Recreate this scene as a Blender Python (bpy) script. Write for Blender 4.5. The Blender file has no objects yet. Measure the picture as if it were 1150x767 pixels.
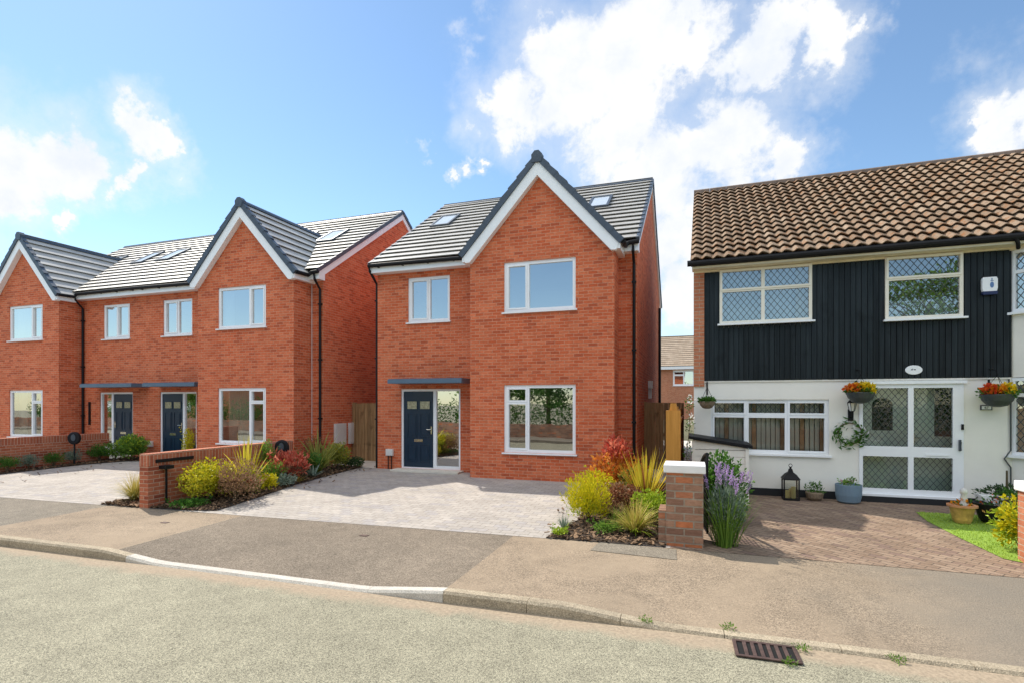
import bpy, math, random
from mathutils import Vector, Matrix
R = random.Random(7)
D = math.radians
scene = bpy.context.scene
C = scene.collection
YAW = 18.8
CAMZ = 2.10

# ------------------------------------------------------------------ helpers
class MB:
    """collects shapes into ONE mesh object"""
    def __init__(s, mir=None):
        s.v = []; s.f = []; s.mi = []; s.uv = {}; s.mir = mir
    def add(s, verts, faces, mi=0, uvs=None):
        b = len(s.v)
        if s.mir is not None:
            verts = [(s.mir - p[0], p[1], p[2]) for p in verts]
        s.v += [tuple(p) for p in verts]
        for k, f in enumerate(faces):
            idx = [b + i for i in f]
            uv = list(uvs[k]) if uvs else None
            if s.mir is not None:
                idx.reverse()
                if uv: uv.reverse()
            if uv: s.uv[len(s.f)] = uv
            s.f.append(idx); s.mi.append(mi)
        return s
    def quad(s, a, b, c, d, mi=0): return s.add([a, b, c, d], [(0, 1, 2, 3)], mi)
    def box(s, x0, x1, y0, y1, z0, z1, mi=0):
        v = [(x0,y0,z0),(x1,y0,z0),(x1,y1,z0),(x0,y1,z0),(x0,y0,z1),(x1,y0,z1),(x1,y1,z1),(x0,y1,z1)]
        return s.add(v, [(0,3,2,1),(4,5,6,7),(0,1,5,4),(1,2,6,5),(2,3,7,6),(3,0,4,7)], mi)
    def obox(s, c, ax, ay, az, mi=0):
        c = Vector(c); ax = Vector(ax); ay = Vector(ay); az = Vector(az)
        v = [c-ax-ay-az, c+ax-ay-az, c+ax+ay-az, c-ax+ay-az, c-ax-ay+az, c+ax-ay+az, c+ax+ay+az, c-ax+ay+az]
        return s.add(v, [(0,3,2,1),(4,5,6,7),(0,1,5,4),(1,2,6,5),(2,3,7,6),(3,0,4,7)], mi)
    def prism(s, poly, axis, a, b, mi=0):
        """poly: 2D list in the plane normal to axis ('x': (y,z), 'y': (x,z), 'z': (x,y))"""
        def P(p, t):
            return (t, p[0], p[1]) if axis == 'x' else (p[0], t, p[1]) if axis == 'y' else (p[0], p[1], t)
        n = len(poly)
        v = [P(p, a) for p in poly] + [P(p, b) for p in poly]
        f = [tuple(range(n))[::-1], tuple(range(n, 2*n))] + [(i, (i+1) % n, n+(i+1) % n, n+i) for i in range(n)]
        return s.add(v, f, mi)
    def tube(s, pts, r, seg=8, mi=0, cap=True):
        pts = [Vector(p) for p in pts]; rr = r if isinstance(r, (list, tuple)) else [r]*len(pts)
        v = []; f = []; n = len(pts)
        for i, p in enumerate(pts):
            t = (pts[min(i+1, n-1)] - pts[max(i-1, 0)])
            t = t.normalized() if t.length > 1e-9 else Vector((0,0,1))
            a = t.cross(Vector((0,0,1)) if abs(t.z) < .95 else Vector((1,0,0))).normalized(); b = t.cross(a)
            for k in range(seg):
                an = 2*math.pi*k/seg
                v.append(p + (a*math.cos(an) + b*math.sin(an))*rr[i])
        for i in range(n-1):
            for k in range(seg):
                k2 = (k+1) % seg
                f.append((i*seg+k, i*seg+k2, (i+1)*seg+k2, (i+1)*seg+k))
        if cap: f += [tuple(range(seg))[::-1], tuple(range((n-1)*seg, n*seg))]
        return s.add(v, f, mi)
    def lathe(s, prof, c=(0,0,0), seg=24, mi=0, close=True):
        v = []; f = []; n = len(prof)
        for (r, z) in prof:
            for k in range(seg):
                a = 2*math.pi*k/seg
                v.append((c[0]+r*math.cos(a), c[1]+r*math.sin(a), c[2]+z))
        for i in range(n-1):
            for k in range(seg):
                k2 = (k+1) % seg
                f.append((i*seg+k, i*seg+k2, (i+1)*seg+k2, (i+1)*seg+k))
        if close: f += [tuple(range(seg))[::-1], tuple(range((n-1)*seg, n*seg))]
        return s.add(v, f, mi)
    def build(s, name, mats, parent=None, smooth=False, bevel=0, loc=None):
        me = bpy.data.meshes.new(name)
        me.from_pydata(s.v, [], s.f)
        if not isinstance(mats, (list, tuple)): mats = [mats]
        for m in mats: me.materials.append(m)
        if len(mats) > 1:
            me.polygons.foreach_set('material_index', s.mi)
        ul = me.uv_layers.new(name='UVMap')
        co = [v.co for v in me.vertices]
        for p in me.polygons:
            e = s.uv.get(p.index)
            n = p.normal
            for k, li in enumerate(p.loop_indices):
                if e: ul.data[li].uv = e[k]; continue
                q = co[me.loops[li].vertex_index]
                if abs(n.z) > .75: ul.data[li].uv = (q.x, q.y)
                elif abs(n.x) > abs(n.y): ul.data[li].uv = (q.y, q.z)
                else: ul.data[li].uv = (q.x, q.z)
        if smooth:
            me.polygons.foreach_set('use_smooth', [True]*len(me.polygons))
        o = bpy.data.objects.new(name, me); C.objects.link(o)
        if parent: o.parent = parent
        if loc: o.location = loc
        if bevel:
            b = o.modifiers.new('bevel', 'BEVEL'); b.width = bevel; b.segments = 2; b.limit_method = 'ANGLE'
        return o

def tag(o, label=None, cat=None, group=None, kind=None):
    if label: o['label'] = label
    if cat: o['category'] = cat
    if group: o['group'] = group
    if kind: o['kind'] = kind
    return o
def thing(name, label, cat, loc=(0,0,0), rz=0, group=None):
    o = bpy.data.objects.new(name, None); C.objects.link(o)
    o.empty_display_size = .2
    o.location = loc; o.rotation_euler = (0, 0, rz)
    return tag(o, label, cat, group)
def copy_tree(o, parent=None):
    c = o.copy(); C.objects.link(c)
    if parent: c.parent = parent
    for ch in [x for x in o.children]: copy_tree(ch, c)
    return c

# ------------------------------------------------------------------ materials
def nodes(name):
    m = bpy.data.materials.new(name); m.use_nodes = True
    nt = m.node_tree; nt.nodes.clear()
    out = nt.nodes.new('ShaderNodeOutputMaterial')
    return m, nt, out
def N(nt, t, **k):
    n = nt.nodes.new(t)
    for a, b in k.items():
        if a.startswith('in_'): n.inputs[int(a[3:]) if a[3:].isdigit() else a[3:]].default_value = b
        else: setattr(n, a, b)
    return n
def ramp(nt, fac, stops):
    r = N(nt, 'ShaderNodeValToRGB'); e = r.color_ramp.elements
    while len(e) < len(stops): e.new(.5)
    for k, (p, c) in enumerate(stops):
        e[k].position = p; e[k].color = (c[0], c[1], c[2], 1)
    nt.links.new(fac, r.inputs[0]); return r.outputs[0]
def mixc(nt, fac, a, b, mode='MIX'):
    n = N(nt, 'ShaderNodeMix', data_type='RGBA', blend_type=mode)
    for s, x in ((n.inputs[0], fac), (n.inputs[6], a), (n.inputs[7], b)):
        if hasattr(x, 'links'): nt.links.new(x, s)
        elif isinstance(x, (int, float)): s.default_value = x
        else: s.default_value = (x[0], x[1], x[2], 1)
    return n.outputs[2]
def noise(nt, vec, scale, detail=4, rough=.55, dist=0):
    n = N(nt, 'ShaderNodeTexNoise'); n.inputs['Scale'].default_value = scale
    n.inputs['Detail'].default_value = detail; n.inputs['Roughness'].default_value = rough
    n.inputs['Distortion'].default_value = dist
    if vec: nt.links.new(vec, n.inputs['Vector'])
    return n.outputs[0]
def bump(nt, h, strength, dist):
    b = N(nt, 'ShaderNodeBump'); b.inputs['Strength'].default_value = strength; b.inputs['Distance'].default_value = dist
    nt.links.new(h, b.inputs['Height']); return b.outputs[0]
def finish(nt, out, col, rough=.6, nrm=None, spec=.5, metal=0, coat=0):
    p = N(nt, 'ShaderNodeBsdfPrincipled')
    if hasattr(col, 'links'): nt.links.new(col, p.inputs['Base Color'])
    else: p.inputs['Base Color'].default_value = (col[0], col[1], col[2], 1)
    if hasattr(rough, 'links'): nt.links.new(rough, p.inputs['Roughness'])
    else: p.inputs['Roughness'].default_value = rough
    p.inputs['Specular IOR Level'].default_value = spec
    p.inputs['Metallic'].default_value = metal
    p.inputs['Coat Weight'].default_value = coat
    if nrm: nt.links.new(nrm, p.inputs['Normal'])
    nt.links.new(p.outputs[0], out.inputs[0]); return p
def plain(name, c, rough=.5, var=.12, scale=6, metal=0, spec=.5, b=.0, bscale=60, coat=0):
    m, nt, out = nodes(name)
    tc = N(nt, 'ShaderNodeTexCoord').outputs['Object']
    f = noise(nt, tc, scale, 6, .65)
    lo = [x*(1-var) for x in c]; hi = [min(1, x*(1+var)) for x in c]
    col = ramp(nt, f, [(.3, lo), (.7, hi)])
    nr = None
    if b:
        nr = bump(nt, noise(nt, tc, bscale, 4), .5, b)
    finish(nt, out, col, rough, nr, spec, metal, coat); return m
def brick(name, c1, c2, mortar, bw=.225, rh=.075, ms=.007, rot=0, rough=.85, bd=.006, big=.18, uvs=True, c3=None, spec=.3):
    m, nt, out = nodes(name)
    uv = N(nt, 'ShaderNodeTexCoord').outputs['UV']
    v = uv
    if rot:
        mp = N(nt, 'ShaderNodeMapping'); mp.inputs['Rotation'].default_value = (0, 0, rot); nt.links.new(uv, mp.inputs[0]); v = mp.outputs[0]
    # a little wander so the joints are not ruler straight
    nz = N(nt, 'ShaderNodeTexNoise'); nz.inputs['Scale'].default_value = 3; nt.links.new(v, nz.inputs['Vector'])
    wv = N(nt, 'ShaderNodeVectorMath', operation='MULTIPLY_ADD'); nt.links.new(nz.outputs['Color'], wv.inputs[0])
    wv.inputs[1].default_value = (.006, .006, 0); nt.links.new(v, wv.inputs[2]); v2 = wv.outputs[0]
    t = N(nt, 'ShaderNodeTexBrick', offset=.5); nt.links.new(v2, t.inputs['Vector'])
    t.inputs['Scale'].default_value = 1; t.inputs['Brick Width'].default_value = bw; t.inputs['Row Height'].default_value = rh
    t.inputs['Mortar Size'].default_value = ms; t.inputs['Mortar Smooth'].default_value = .2; t.inputs['Bias'].default_value = 0
    t.inputs['Color1'].default_value = (*c1, 1); t.inputs['Color2'].default_value = (*c2, 1); t.inputs['Mortar'].default_value = (*mortar, 1)
    col = t.outputs[0]
    if c3:   # a few odd bricks
        t3 = N(nt, 'ShaderNodeTexBrick', offset=.5); nt.links.new(v2, t3.inputs['Vector'])
        for k in ('Scale', 'Brick Width', 'Row Height', 'Mortar Size', 'Mortar Smooth'): t3.inputs[k].default_value = t.inputs[k].default_value
        t3.inputs['Bias'].default_value = -.1
        t3.inputs['Color1'].default_value = (0, 0, 0, 1); t3.inputs['Color2'].default_value = (1, 1, 1, 1); t3.inputs['Mortar'].default_value = (0, 0, 0, 1)
        sh = N(nt, 'ShaderNodeVectorMath', operation='ADD'); nt.links.new(v2, sh.inputs[0]); sh.inputs[1].default_value = (bw*37, rh*58, 0)
        nt.links.new(sh.outputs[0], t3.inputs['Vector'])
        sel = ramp(nt, t3.outputs[0], [(.70, (0,0,0)), (.80, (1,1,1))])
        inv = N(nt, 'ShaderNodeMath', operation='SUBTRACT'); inv.inputs[0].default_value = 1; nt.links.new(t.outputs['Fac'], inv.inputs[1])
        ml = N(nt, 'ShaderNodeMath', operation='MULTIPLY'); nt.links.new(sel, ml.inputs[0]); nt.links.new(inv.outputs[0], ml.inputs[1])
        col = mixc(nt, ml.outputs[0], col, c3)
    g = ramp(nt, noise(nt, v, 1.3, 5, .6), [(.25, (1-big,)*3), (.75, (1+big*.6,)*3)])
    col = mixc(nt, 1, col, g, 'MULTIPLY')
    ms_ = N(nt, 'ShaderNodeMapping'); ms_.inputs['Scale'].default_value = (12, 34, 12); nt.links.new(v, ms_.inputs[0])
    g2 = ramp(nt, noise(nt, ms_.outputs[0], 1, 4, .65), [(.3, (.78,.74,.70)), (.66, (1.10,)*3)])
    col = mixc(nt, 1, col, g2, 'MULTIPLY')
    inv2 = N(nt, 'ShaderNodeMath', operation='MULTIPLY_ADD'); nt.links.new(t.outputs['Fac'], inv2.inputs[0]); inv2.inputs[1].default_value = -1
    nt.links.new(noise(nt, v, 120, 2), inv2.inputs[2])
    finish(nt, out, col, rough, bump(nt, inv2.outputs[0], .8, bd), spec); return m
def asphalt(name, c, speck=.5, stain=(.8, 1.15), scale=1.0, sscale=160, tint=None, channel=None, grad=None, bd=.006, fin=.24):
    m, nt, out = nodes(name)
    uv = N(nt, 'ShaderNodeTexCoord').outputs['UV']
    vo = N(nt, 'ShaderNodeTexVoronoi'); vo.inputs['Scale'].default_value = sscale*.5; nt.links.new(uv, vo.inputs['Vector'])
    sp = N(nt, 'ShaderNodeSeparateColor'); nt.links.new(vo.outputs['Color'], sp.inputs[0])
    f = ramp(nt, sp.outputs[0], [(.0, [x*(1-speck) for x in c]), (.5, c), (1, [min(1, x*(1+speck)) for x in c])])
    fine = ramp(nt, noise(nt, uv, sscale*.35, 3, .7), [(.3, (1-fin,)*3), (.7, (1+fin*.9,)*3)])
    f = mixc(nt, 1, f, fine, 'MULTIPLY')
    st = ramp(nt, noise(nt, uv, .55*scale, 7, .62, .4), [(.28, (stain[0],)*3), (.72, (stain[1],)*3)])
    f = mixc(nt, 1, f, st, 'MULTIPLY')
    st2 = ramp(nt, noise(nt, uv, 4.5*scale, 5, .65), [(.35, (.88,)*3), (.65, (1.06,)*3)])
    f = mixc(nt, 1, f, st2, 'MULTIPLY')
    if tint:
        f = mixc(nt, ramp(nt, noise(nt, uv, .8, 5, .6, 1), [(.45, (0,0,0)), (.7, (1,1,1))]), f, tint)
    sx = N(nt, 'ShaderNodeSeparateXYZ'); nt.links.new(uv, sx.inputs[0])
    if channel:     # grit washed along the channel beside the kerb
        d = N(nt, 'ShaderNodeMath', operation='MULTIPLY_ADD'); nt.links.new(sx.outputs[0], d.inputs[0]); d.inputs[1].default_value = .0125; d.inputs[2].default_value = 5.09
        d2 = N(nt, 'ShaderNodeMath', operation='SUBTRACT'); nt.links.new(d.outputs[0], d2.inputs[0]); nt.links.new(sx.outputs[1], d2.inputs[1])
        d3 = N(nt, 'ShaderNodeMath', operation='MULTIPLY_ADD'); nt.links.new(noise(nt, uv, 2.2, 8, .7), d3.inputs[0]); d3.inputs[1].default_value = -.50; nt.links.new(d2.outputs[0], d3.inputs[2])
        fc = ramp(nt, d3.outputs[0], [(.0, (1,1,1)), (.10, (0,0,0))])
        mp = N(nt, 'ShaderNodeMapRange'); nt.links.new(d3.outputs[0], mp.inputs[0]); mp.inputs[1].default_value = -.10; mp.inputs[2].default_value = .06; mp.inputs[3].default_value = .92; mp.inputs[4].default_value = 0
        f = mixc(nt, mp.outputs[0], f, mixc(nt, 1, channel, ramp(nt, noise(nt, uv, 30, 5, .7), [(.3,(.62,)*3),(.7,(1.25,)*3)]), 'MULTIPLY'))
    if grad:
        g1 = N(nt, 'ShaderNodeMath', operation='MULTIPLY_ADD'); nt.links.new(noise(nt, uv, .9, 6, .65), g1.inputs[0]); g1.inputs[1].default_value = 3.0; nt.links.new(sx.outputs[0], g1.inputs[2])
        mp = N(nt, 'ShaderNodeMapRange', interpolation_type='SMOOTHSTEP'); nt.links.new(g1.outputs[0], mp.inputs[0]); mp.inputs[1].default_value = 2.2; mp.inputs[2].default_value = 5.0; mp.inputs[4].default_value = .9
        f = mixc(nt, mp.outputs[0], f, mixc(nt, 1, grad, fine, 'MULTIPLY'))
    finish(nt, out, f, .9, bump(nt, vo.outputs['Distance'], .6, bd), .25); return m
def leafmat(name, a, b, tr=.35, rough=.5):
    m, nt, out = nodes(name)
    g = N(nt, 'ShaderNodeNewGeometry')
    col = ramp(nt, g.outputs['Random Per Island'], [(.0, a), (.6, [(x+y)/2 for x, y in zip(a, b)]), (1, b)])
    p = N(nt, 'ShaderNodeBsdfPrincipled'); nt.links.new(col, p.inputs['Base Color']); p.inputs['Roughness'].default_value = rough
    p.inputs['Specular IOR Level'].default_value = .3
    t = N(nt, 'ShaderNodeBsdfTranslucent'); nt.links.new(col, t.inputs[0])
    mx = N(nt, 'ShaderNodeMixShader'); mx.inputs[0].default_value = tr
    nt.links.new(p.outputs[0], mx.inputs[1]); nt.links.new(t.outputs[0], mx.inputs[2]); nt.links.new(mx.outputs[0], out.inputs[0])
    return m
def glass(name, refl=.4, tint=(.95, .94, .92), wob=.0006):
    m, nt, out = nodes(name)
    tc = N(nt, 'ShaderNodeTexCoord').outputs['Object']
    g = N(nt, 'ShaderNodeBsdfGlossy'); g.inputs['Roughness'].default_value = .01; g.inputs['Color'].default_value = (*tint, 1)
    nt.links.new(bump(nt, noise(nt, tc, 1.4, 1), .35, wob*8), g.inputs['Normal'])
    t = N(nt, 'ShaderNodeBsdfTransparent'); t.inputs[0].default_value = (.88, .92, .9, 1)
    fr = N(nt, 'ShaderNodeFresnel'); fr.inputs['IOR'].default_value = 1.5
    ad = N(nt, 'ShaderNodeMath', operation='MULTIPLY_ADD', use_clamp=True); nt.links.new(fr.outputs[0], ad.inputs[0]); ad.inputs[1].default_value = 1.0; ad.inputs[2].default_value = refl-.04
    mx = N(nt, 'ShaderNodeMixShader'); nt.links.new(ad.outputs[0], mx.inputs[0])
    nt.links.new(t.outputs[0], mx.inputs[1]); nt.links.new(g.outputs[0], mx.inputs[2]); nt.links.new(mx.outputs[0], out.inputs[0])
    return m
def wood(name, a, b, rough=.7, sc=1.0):
    m, nt, out = nodes(name)
    tc = N(nt, 'ShaderNodeTexCoord').outputs['Object']
    mp = N(nt, 'ShaderNodeMapping'); mp.inputs['Scale'].default_value = (14*sc, 14*sc, .8*sc); nt.links.new(tc, mp.inputs[0])
    f = noise(nt, mp.outputs[0], 1.6, 6, .65, .6)
    col = ramp(nt, f, [(.3, a), (.7, b)])
    k = ramp(nt, noise(nt, tc, 3.1, 2), [(.30, (.6,)*3), (.42, (1,)*3)])
    col = mixc(nt, 1, col, k, 'MULTIPLY')
    g = N(nt, 'ShaderNodeNewGeometry')
    pr = ramp(nt, g.outputs['Random Per Island'], [(0, (.72,)*3), (1, (1.2,)*3)])
    col = mixc(nt, 1, col, pr, 'MULTIPLY')
    finish(nt, out, col, rough, bump(nt, f, .5, .004), .25); return m
def rooftile(name, a, b, rough=.5, spot=None, spec=.5, jw=.33, jr=.34):
    m, nt, out = nodes(name)
    tc = N(nt, 'ShaderNodeTexCoord')
    uv = tc.outputs['UV']
    t = N(nt, 'ShaderNodeTexBrick', offset=.5); nt.links.new(uv, t.inputs['Vector'])
    t.inputs['Scale'].default_value = 1; t.inputs['Brick Width'].default_value = jw; t.inputs['Row Height'].default_value = jr
    t.inputs['Mortar Size'].default_value = .002; t.inputs['Bias'].default_value = 0
    t.inputs['Color1'].default_value = (*a, 1); t.inputs['Color2'].default_value = (*b, 1); t.inputs['Mortar'].default_value = (*[x*.8 for x in a], 1)
    col = t.outputs[0]
    col = mixc(nt, 1, col, ramp(nt, noise(nt, uv, 2.0, 6, .65), [(.3, (.82,)*3), (.7, (1.12,)*3)]), 'MULTIPLY')
    col = mixc(nt, 1, col, ramp(nt, noise(nt, uv, 50, 3, .7), [(.3, (.85,)*3), (.7, (1.12,)*3)]), 'MULTIPLY')
    if spot:
        big = noise(nt, uv, .7, 3, .6)
        sm = noise(nt, uv, 7.0, 5, .7)
        ad = N(nt, 'ShaderNodeMath', operation='ADD'); nt.links.new(big, ad.inputs[0]); nt.links.new(sm, ad.inputs[1])
        col = mixc(nt, ramp(nt, ad.outputs[0], [(.53, (0,0,0)), (.66, (.8,.8,.8))]) if False else ramp(nt, ad.outputs[0], [(.0, (0,0,0)), (.1, (0,0,0))]) if False else ramp(nt, sm, [(.51, (0,0,0)), (.63, (.8,.8,.8))]), col, spot)
        col = mixc(nt, ramp(nt, noise(nt, uv, 11, 4, .7), [(.56, (0,0,0)), (.66, (.75,.75,.75))]), col, (.07, .05, .03))
    finish(nt, out, col, rough, bump(nt, noise(nt, uv, 90, 3), .35, .003), spec); return m

MT = {}
MT['brick'] = brick('new_brick', (.605,.119,.042), (.735,.208,.094), (.66,.335,.215), ms=.0062, c3=(.50,.105,.044), big=.15)
MT['wallbrick'] = brick('garden_wall_brick', (.44,.115,.052), (.58,.20,.105), (.58,.37,.26), ms=.007, c3=(.32,.078,.04))
MT['soldier'] = brick('soldier_brick', (.42,.115,.06), (.56,.19,.10), (.60,.42,.31), bw=.075, rh=.225, ms=.006)
MT['oldbrick'] = brick('old_brick', (.24,.125,.085), (.44,.25,.16), (.36,.29,.22), bw=.24, rh=.1, ms=.011, c3=(.56,.19,.08), big=.4)
MT['redbrick'] = brick('orange_brick', (.50,.17,.085), (.58,.24,.13), (.50,.40,.30), ms=.006)
MT['tile'] = rooftile('grey_tile', (.45,.43,.395), (.48,.46,.42), .40, spec=.8, jw=.33, jr=.34)
MT['pantile'] = rooftile('brown_pantile', (.215,.146,.094), (.325,.240,.168), .85, spot=(.25,.10,.03), spec=.2, jw=.205, jr=.29)
MT['fartile'] = rooftile('tan_tile', (.36,.275,.20), (.43,.34,.255), .8, spec=.2, jw=.33, jr=.33)
MT['slate'] = plain('dark_verge', (.055,.075,.105), .45, .2, 8)
MT['white'] = plain('white_plastic', (.87,.885,.90), .3, .03, 3)
MT['cream'] = plain('yellowed_white_paint', (.76,.68,.50), .5, .10, 2.2)
MT['render'] = plain('white_render', (.86,.83,.755), .85, .05, 1.1, b=.003, bscale=90, spec=.25)
MT['renderbase'] = plain('black_plinth', (.012,.013,.015), .7, .3, 4)
MT['black'] = plain('black_plastic', (.010,.010,.012), .55, .2, 5, spec=.25)
MT['gunmetal'] = plain('dark_grey_metal', (.07,.085,.105), .4, .15, 4, metal=.2)
MT['canopy'] = plain('blue_grey_canopy', (.095,.15,.215), .35, .12, 3)
MT['navy'] = plain('navy_door', (.008,.025,.050), .35, .12, 3, coat=.1)
MT['brass'] = plain('satin_steel', (.75,.72,.62), .25, .06, 8, metal=1)
MT['glass'] = glass('window_glass', .62)
MT['glasslow'] = glass('ground_floor_glass', .42)
MT['rooflight'] = plain('rooflight_glass', (.55,.60,.64), .12, .05, 2, spec=.9)  # pale base colour stands in for bright sky reflected in the panes
MT['creamframe'] = plain('cream_frame', (.83,.78,.66), .4, .06, 2)
MT['glassold'] = glass('old_window_glass', .34)
MT['glassclear'] = glass('porch_glass', .07)
MT['lantglass'] = glass('lantern_glass', .10)
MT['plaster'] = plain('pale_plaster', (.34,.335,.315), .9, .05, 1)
MT['blind'] = plain('cream_blind', (.72,.68,.58), .8, .08, 3)
MT['brownblind'] = plain('brown_blind', (.55,.30,.16), .8, .35, 5)
MT['net'] = plain('net_curtain', (.72,.78,.82), .9, .05, 6)
MT['lead'] = plain('lead_came', (.05,.06,.06), .5, .2, 20)
MT['sage'] = plain('sage_paint', (.84,.90,.80), .6, .06, 2)
MT['clad'] = wood('black_boards', (.004,.007,.009), (.022,.030,.034), .42, .5)
MT['ridgebrown'] = plain('brown_ridge', (.17,.12,.09), .85, .35, 6)
MT['doorglass'] = plain('door_glazing', (.40,.37,.24), .12, .5, 30, spec=.8)
MT['meter'] = plain('meter_box_white', (.66,.63,.60), .45, .05, 3)
MT['fence'] = wood('fence_timber', (.20,.115,.05), (.40,.25,.12), .8)
MT['orange'] = wood('orange_timber', (.46,.20,.035), (.66,.31,.07), .6)
MT['concrete'] = plain('pale_concrete', (.62,.58,.50), .9, .12, 3, b=.003)
MT['cap'] = plain('white_cap', (.80,.79,.76), .7, .06, 4, b=.002)
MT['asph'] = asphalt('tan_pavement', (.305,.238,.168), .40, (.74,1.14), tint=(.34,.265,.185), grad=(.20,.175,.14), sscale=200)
MT['asphdark'] = asphalt('new_tarmac', (.225,.185,.14), .45, (.76,1.12), sscale=200)
MT['asphgrey'] = asphalt('grey_pavement', (.225,.195,.152), .38, (.8,1.15), sscale=200)
MT['road'] = asphalt('road_asphalt', (.292,.272,.196), .62, (.86,1.06), .7, 300, channel=(.37,.29,.205), bd=.0012, fin=.10)
MT['sand'] = asphalt('gutter_sand', (.44,.33,.22), .35, (.72,1.2), 2.5, 220)
MT['kerb'] = asphalt('weathered_kerb', (.42,.35,.25), .3, (.7,1.15), 3, 220)
MT['kerbnew'] = asphalt('new_kerb', (.60,.56,.49), .15, (.88,1.05), 2, 220)
MT['block'] = brick('silver_block_paving', (.40,.37,.335), (.47,.435,.395), (.24,.225,.20), bw=.22, rh=.15, ms=.005, bd=.004, big=.16, c3=(.385,.365,.355))
MT['brownblock'] = brick('brown_block_paving', (.265,.185,.130), (.355,.262,.190), (.13,.10,.075), bw=.2, rh=.1, ms=.006, rot=D(38), bd=.006, big=.28, c3=(.24,.165,.13))
MT['soil'] = plain('dark_soil', (.045,.030,.020), .95, .4, 9, b=.02, bscale=30)
MT['chip'] = leafmat('bark_chip', (.04,.022,.012), (.30,.19,.11), .0, .9)
MT['dirt'] = asphalt('yard_ground', (.14,.13,.07), .4, (.7,1.2), .4, 40)
MT['astro'] = plain('lawn_base', (.22,.34,.04), .9, .2, 9, b=.01, bscale=120)
MT['astroblade'] = leafmat('lawn_blades', (.28,.42,.04), (.50,.62,.10), .3)
MT['terracotta'] = plain('glazed_terracotta', (.55,.33,.09), .35, .45, 7)
MT['rim'] = plain('terracotta_rim', (.55,.25,.11), .6, .2, 9)
MT['potblue'] = plain('grey_blue_pot', (.17,.25,.32), .55, .08, 3)
MT['wicker'] = plain('wicker', (.23,.17,.11), .8, .4, 40, b=.006, bscale=70)
MT['stonepale'] = plain('pale_stone', (.62,.60,.54), .8, .2, 14)
MT['iron'] = plain('black_iron', (.008,.008,.009), .6, .2, 9, spec=.25)
MT['rust'] = plain('rusty_iron', (.10,.062,.052), .65, .35, 18, metal=.3, b=.003)
MT['void'] = plain('drain_dark', (.004,.004,.004), .9, .1, 3)
MT['candle'] = plain('candle_wax', (.80,.62,.22), .6, .08, 5)
MT['lamp'] = plain('lamp_glass', (.82,.80,.72), .2, .05, 5)
MT['bark'] = wood('bark', (.06,.04,.025), (.16,.115,.075), .95)
MT['navybase'] = plain('blue_plastic', (.012,.022,.085), .4, .15, 4)
MT['blueprint'] = plain('blue_print', (.10,.20,.42), .5, .1, 4)
MT['ink'] = plain('dark_print', (.02,.022,.025), .5, .1, 9)
MT['stem'] = plain('stem', (.10,.075,.035), .8, .25, 20)
MT['stemg'] = plain('green_stem', (.09,.14,.04), .7, .25, 20)
LF = {
 'yellowgreen': leafmat('lf_yellowgreen', (.30,.34,.02), (.70,.60,.04)),
 'brightyellow': leafmat('lf_brightyellow', (.42,.42,.01), (.78,.66,.02)),
 'lime': leafmat('lf_lime', (.22,.34,.02), (.48,.58,.05)),
 'green': leafmat('lf_green', (.035,.12,.015), (.13,.28,.04)),
 'midgreen': leafmat('lf_midgreen', (.09,.20,.025), (.25,.40,.06)),
 'dark': leafmat('lf_dark', (.02,.06,.02), (.07,.13,.04)),
 'silver': leafmat('lf_silver', (.16,.22,.17), (.36,.44,.34), .15),
 'grey': leafmat('lf_grey', (.12,.19,.14), (.28,.34,.24), .2),
 'brown': leafmat('lf_brown', (.20,.11,.06), (.44,.27,.15)),
 'redbrown': leafmat('lf_redbrown', (.16,.05,.03), (.40,.18,.08)),
 'red': leafmat('lf_red', (.48,.05,.03), (.85,.32,.20)),
 'orange': leafmat('lf_orange', (.55,.14,.03), (.80,.40,.06)),
 'blade': leafmat('lf_blade', (.42,.38,.03), (.80,.66,.08)),
 'straw': leafmat('lf_straw', (.36,.30,.06), (.70,.58,.18)),
 'olive': leafmat('lf_olive', (.18,.22,.04), (.42,.42,.09)),
 'purple': leafmat('lf_purple', (.40,.25,.52), (.66,.48,.74)),
 'white': leafmat('lf_white', (.70,.70,.66), (.88,.88,.84)),
 'pink': leafmat('lf_pink', (.62,.22,.36), (.80,.48,.55)),
 'flored': leafmat('fl_red', (.62,.04,.02), (.80,.20,.02)),
 'floorange': leafmat('fl_orange', (.78,.22,.01), (.85,.42,.02)),
 'floyellow': leafmat('fl_yellow', (.80,.55,.01), (.88,.72,.03)),
}

# ------------------------------------------------------------------ ground heights
def vk(u): return 5.09 + .0125*max(-12, min(u, 8))
def vb(u): return 7.45 + .035*max(-13, min(u+1, 0))
def sm(t): t = max(0, min(1, t)); return t*t*(3-2*t)
def kh(u):
    return (kh0(u-.06)+kh0(u)+kh0(u+.06))/3
def kh0(u):
    lo, hi = .025, .115
    pts = [(-99,hi),(-7.5,hi),(-6.55,lo),(-3.45,lo),(-2.5,hi),(-1.2,hi),(-.3,lo),(99,lo)]
    for (a, x), (b, y) in zip(pts, pts[1:]):
        if a <= u <= b: return x + (y-x)*(u-a)/(b-a)
    return hi
def gz(v): return .10 + .018*(v-5.05)
def pvz(u, v): return gz(v) + (kh(u) - gz(vk(u)+.125))*(1 - sm((v - vk(u) - .125)/1.3))
def cols(a, b, st):
    n = max(1, round((b-a)/st)); return [a+(b-a)*i/n for i in range(n+1)]
U = [-150,-60,-30,-20] + cols(-14, 8, .125) + [12, 20, 40, 150]

def struct(o): return tag(o, kind='structure')
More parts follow.
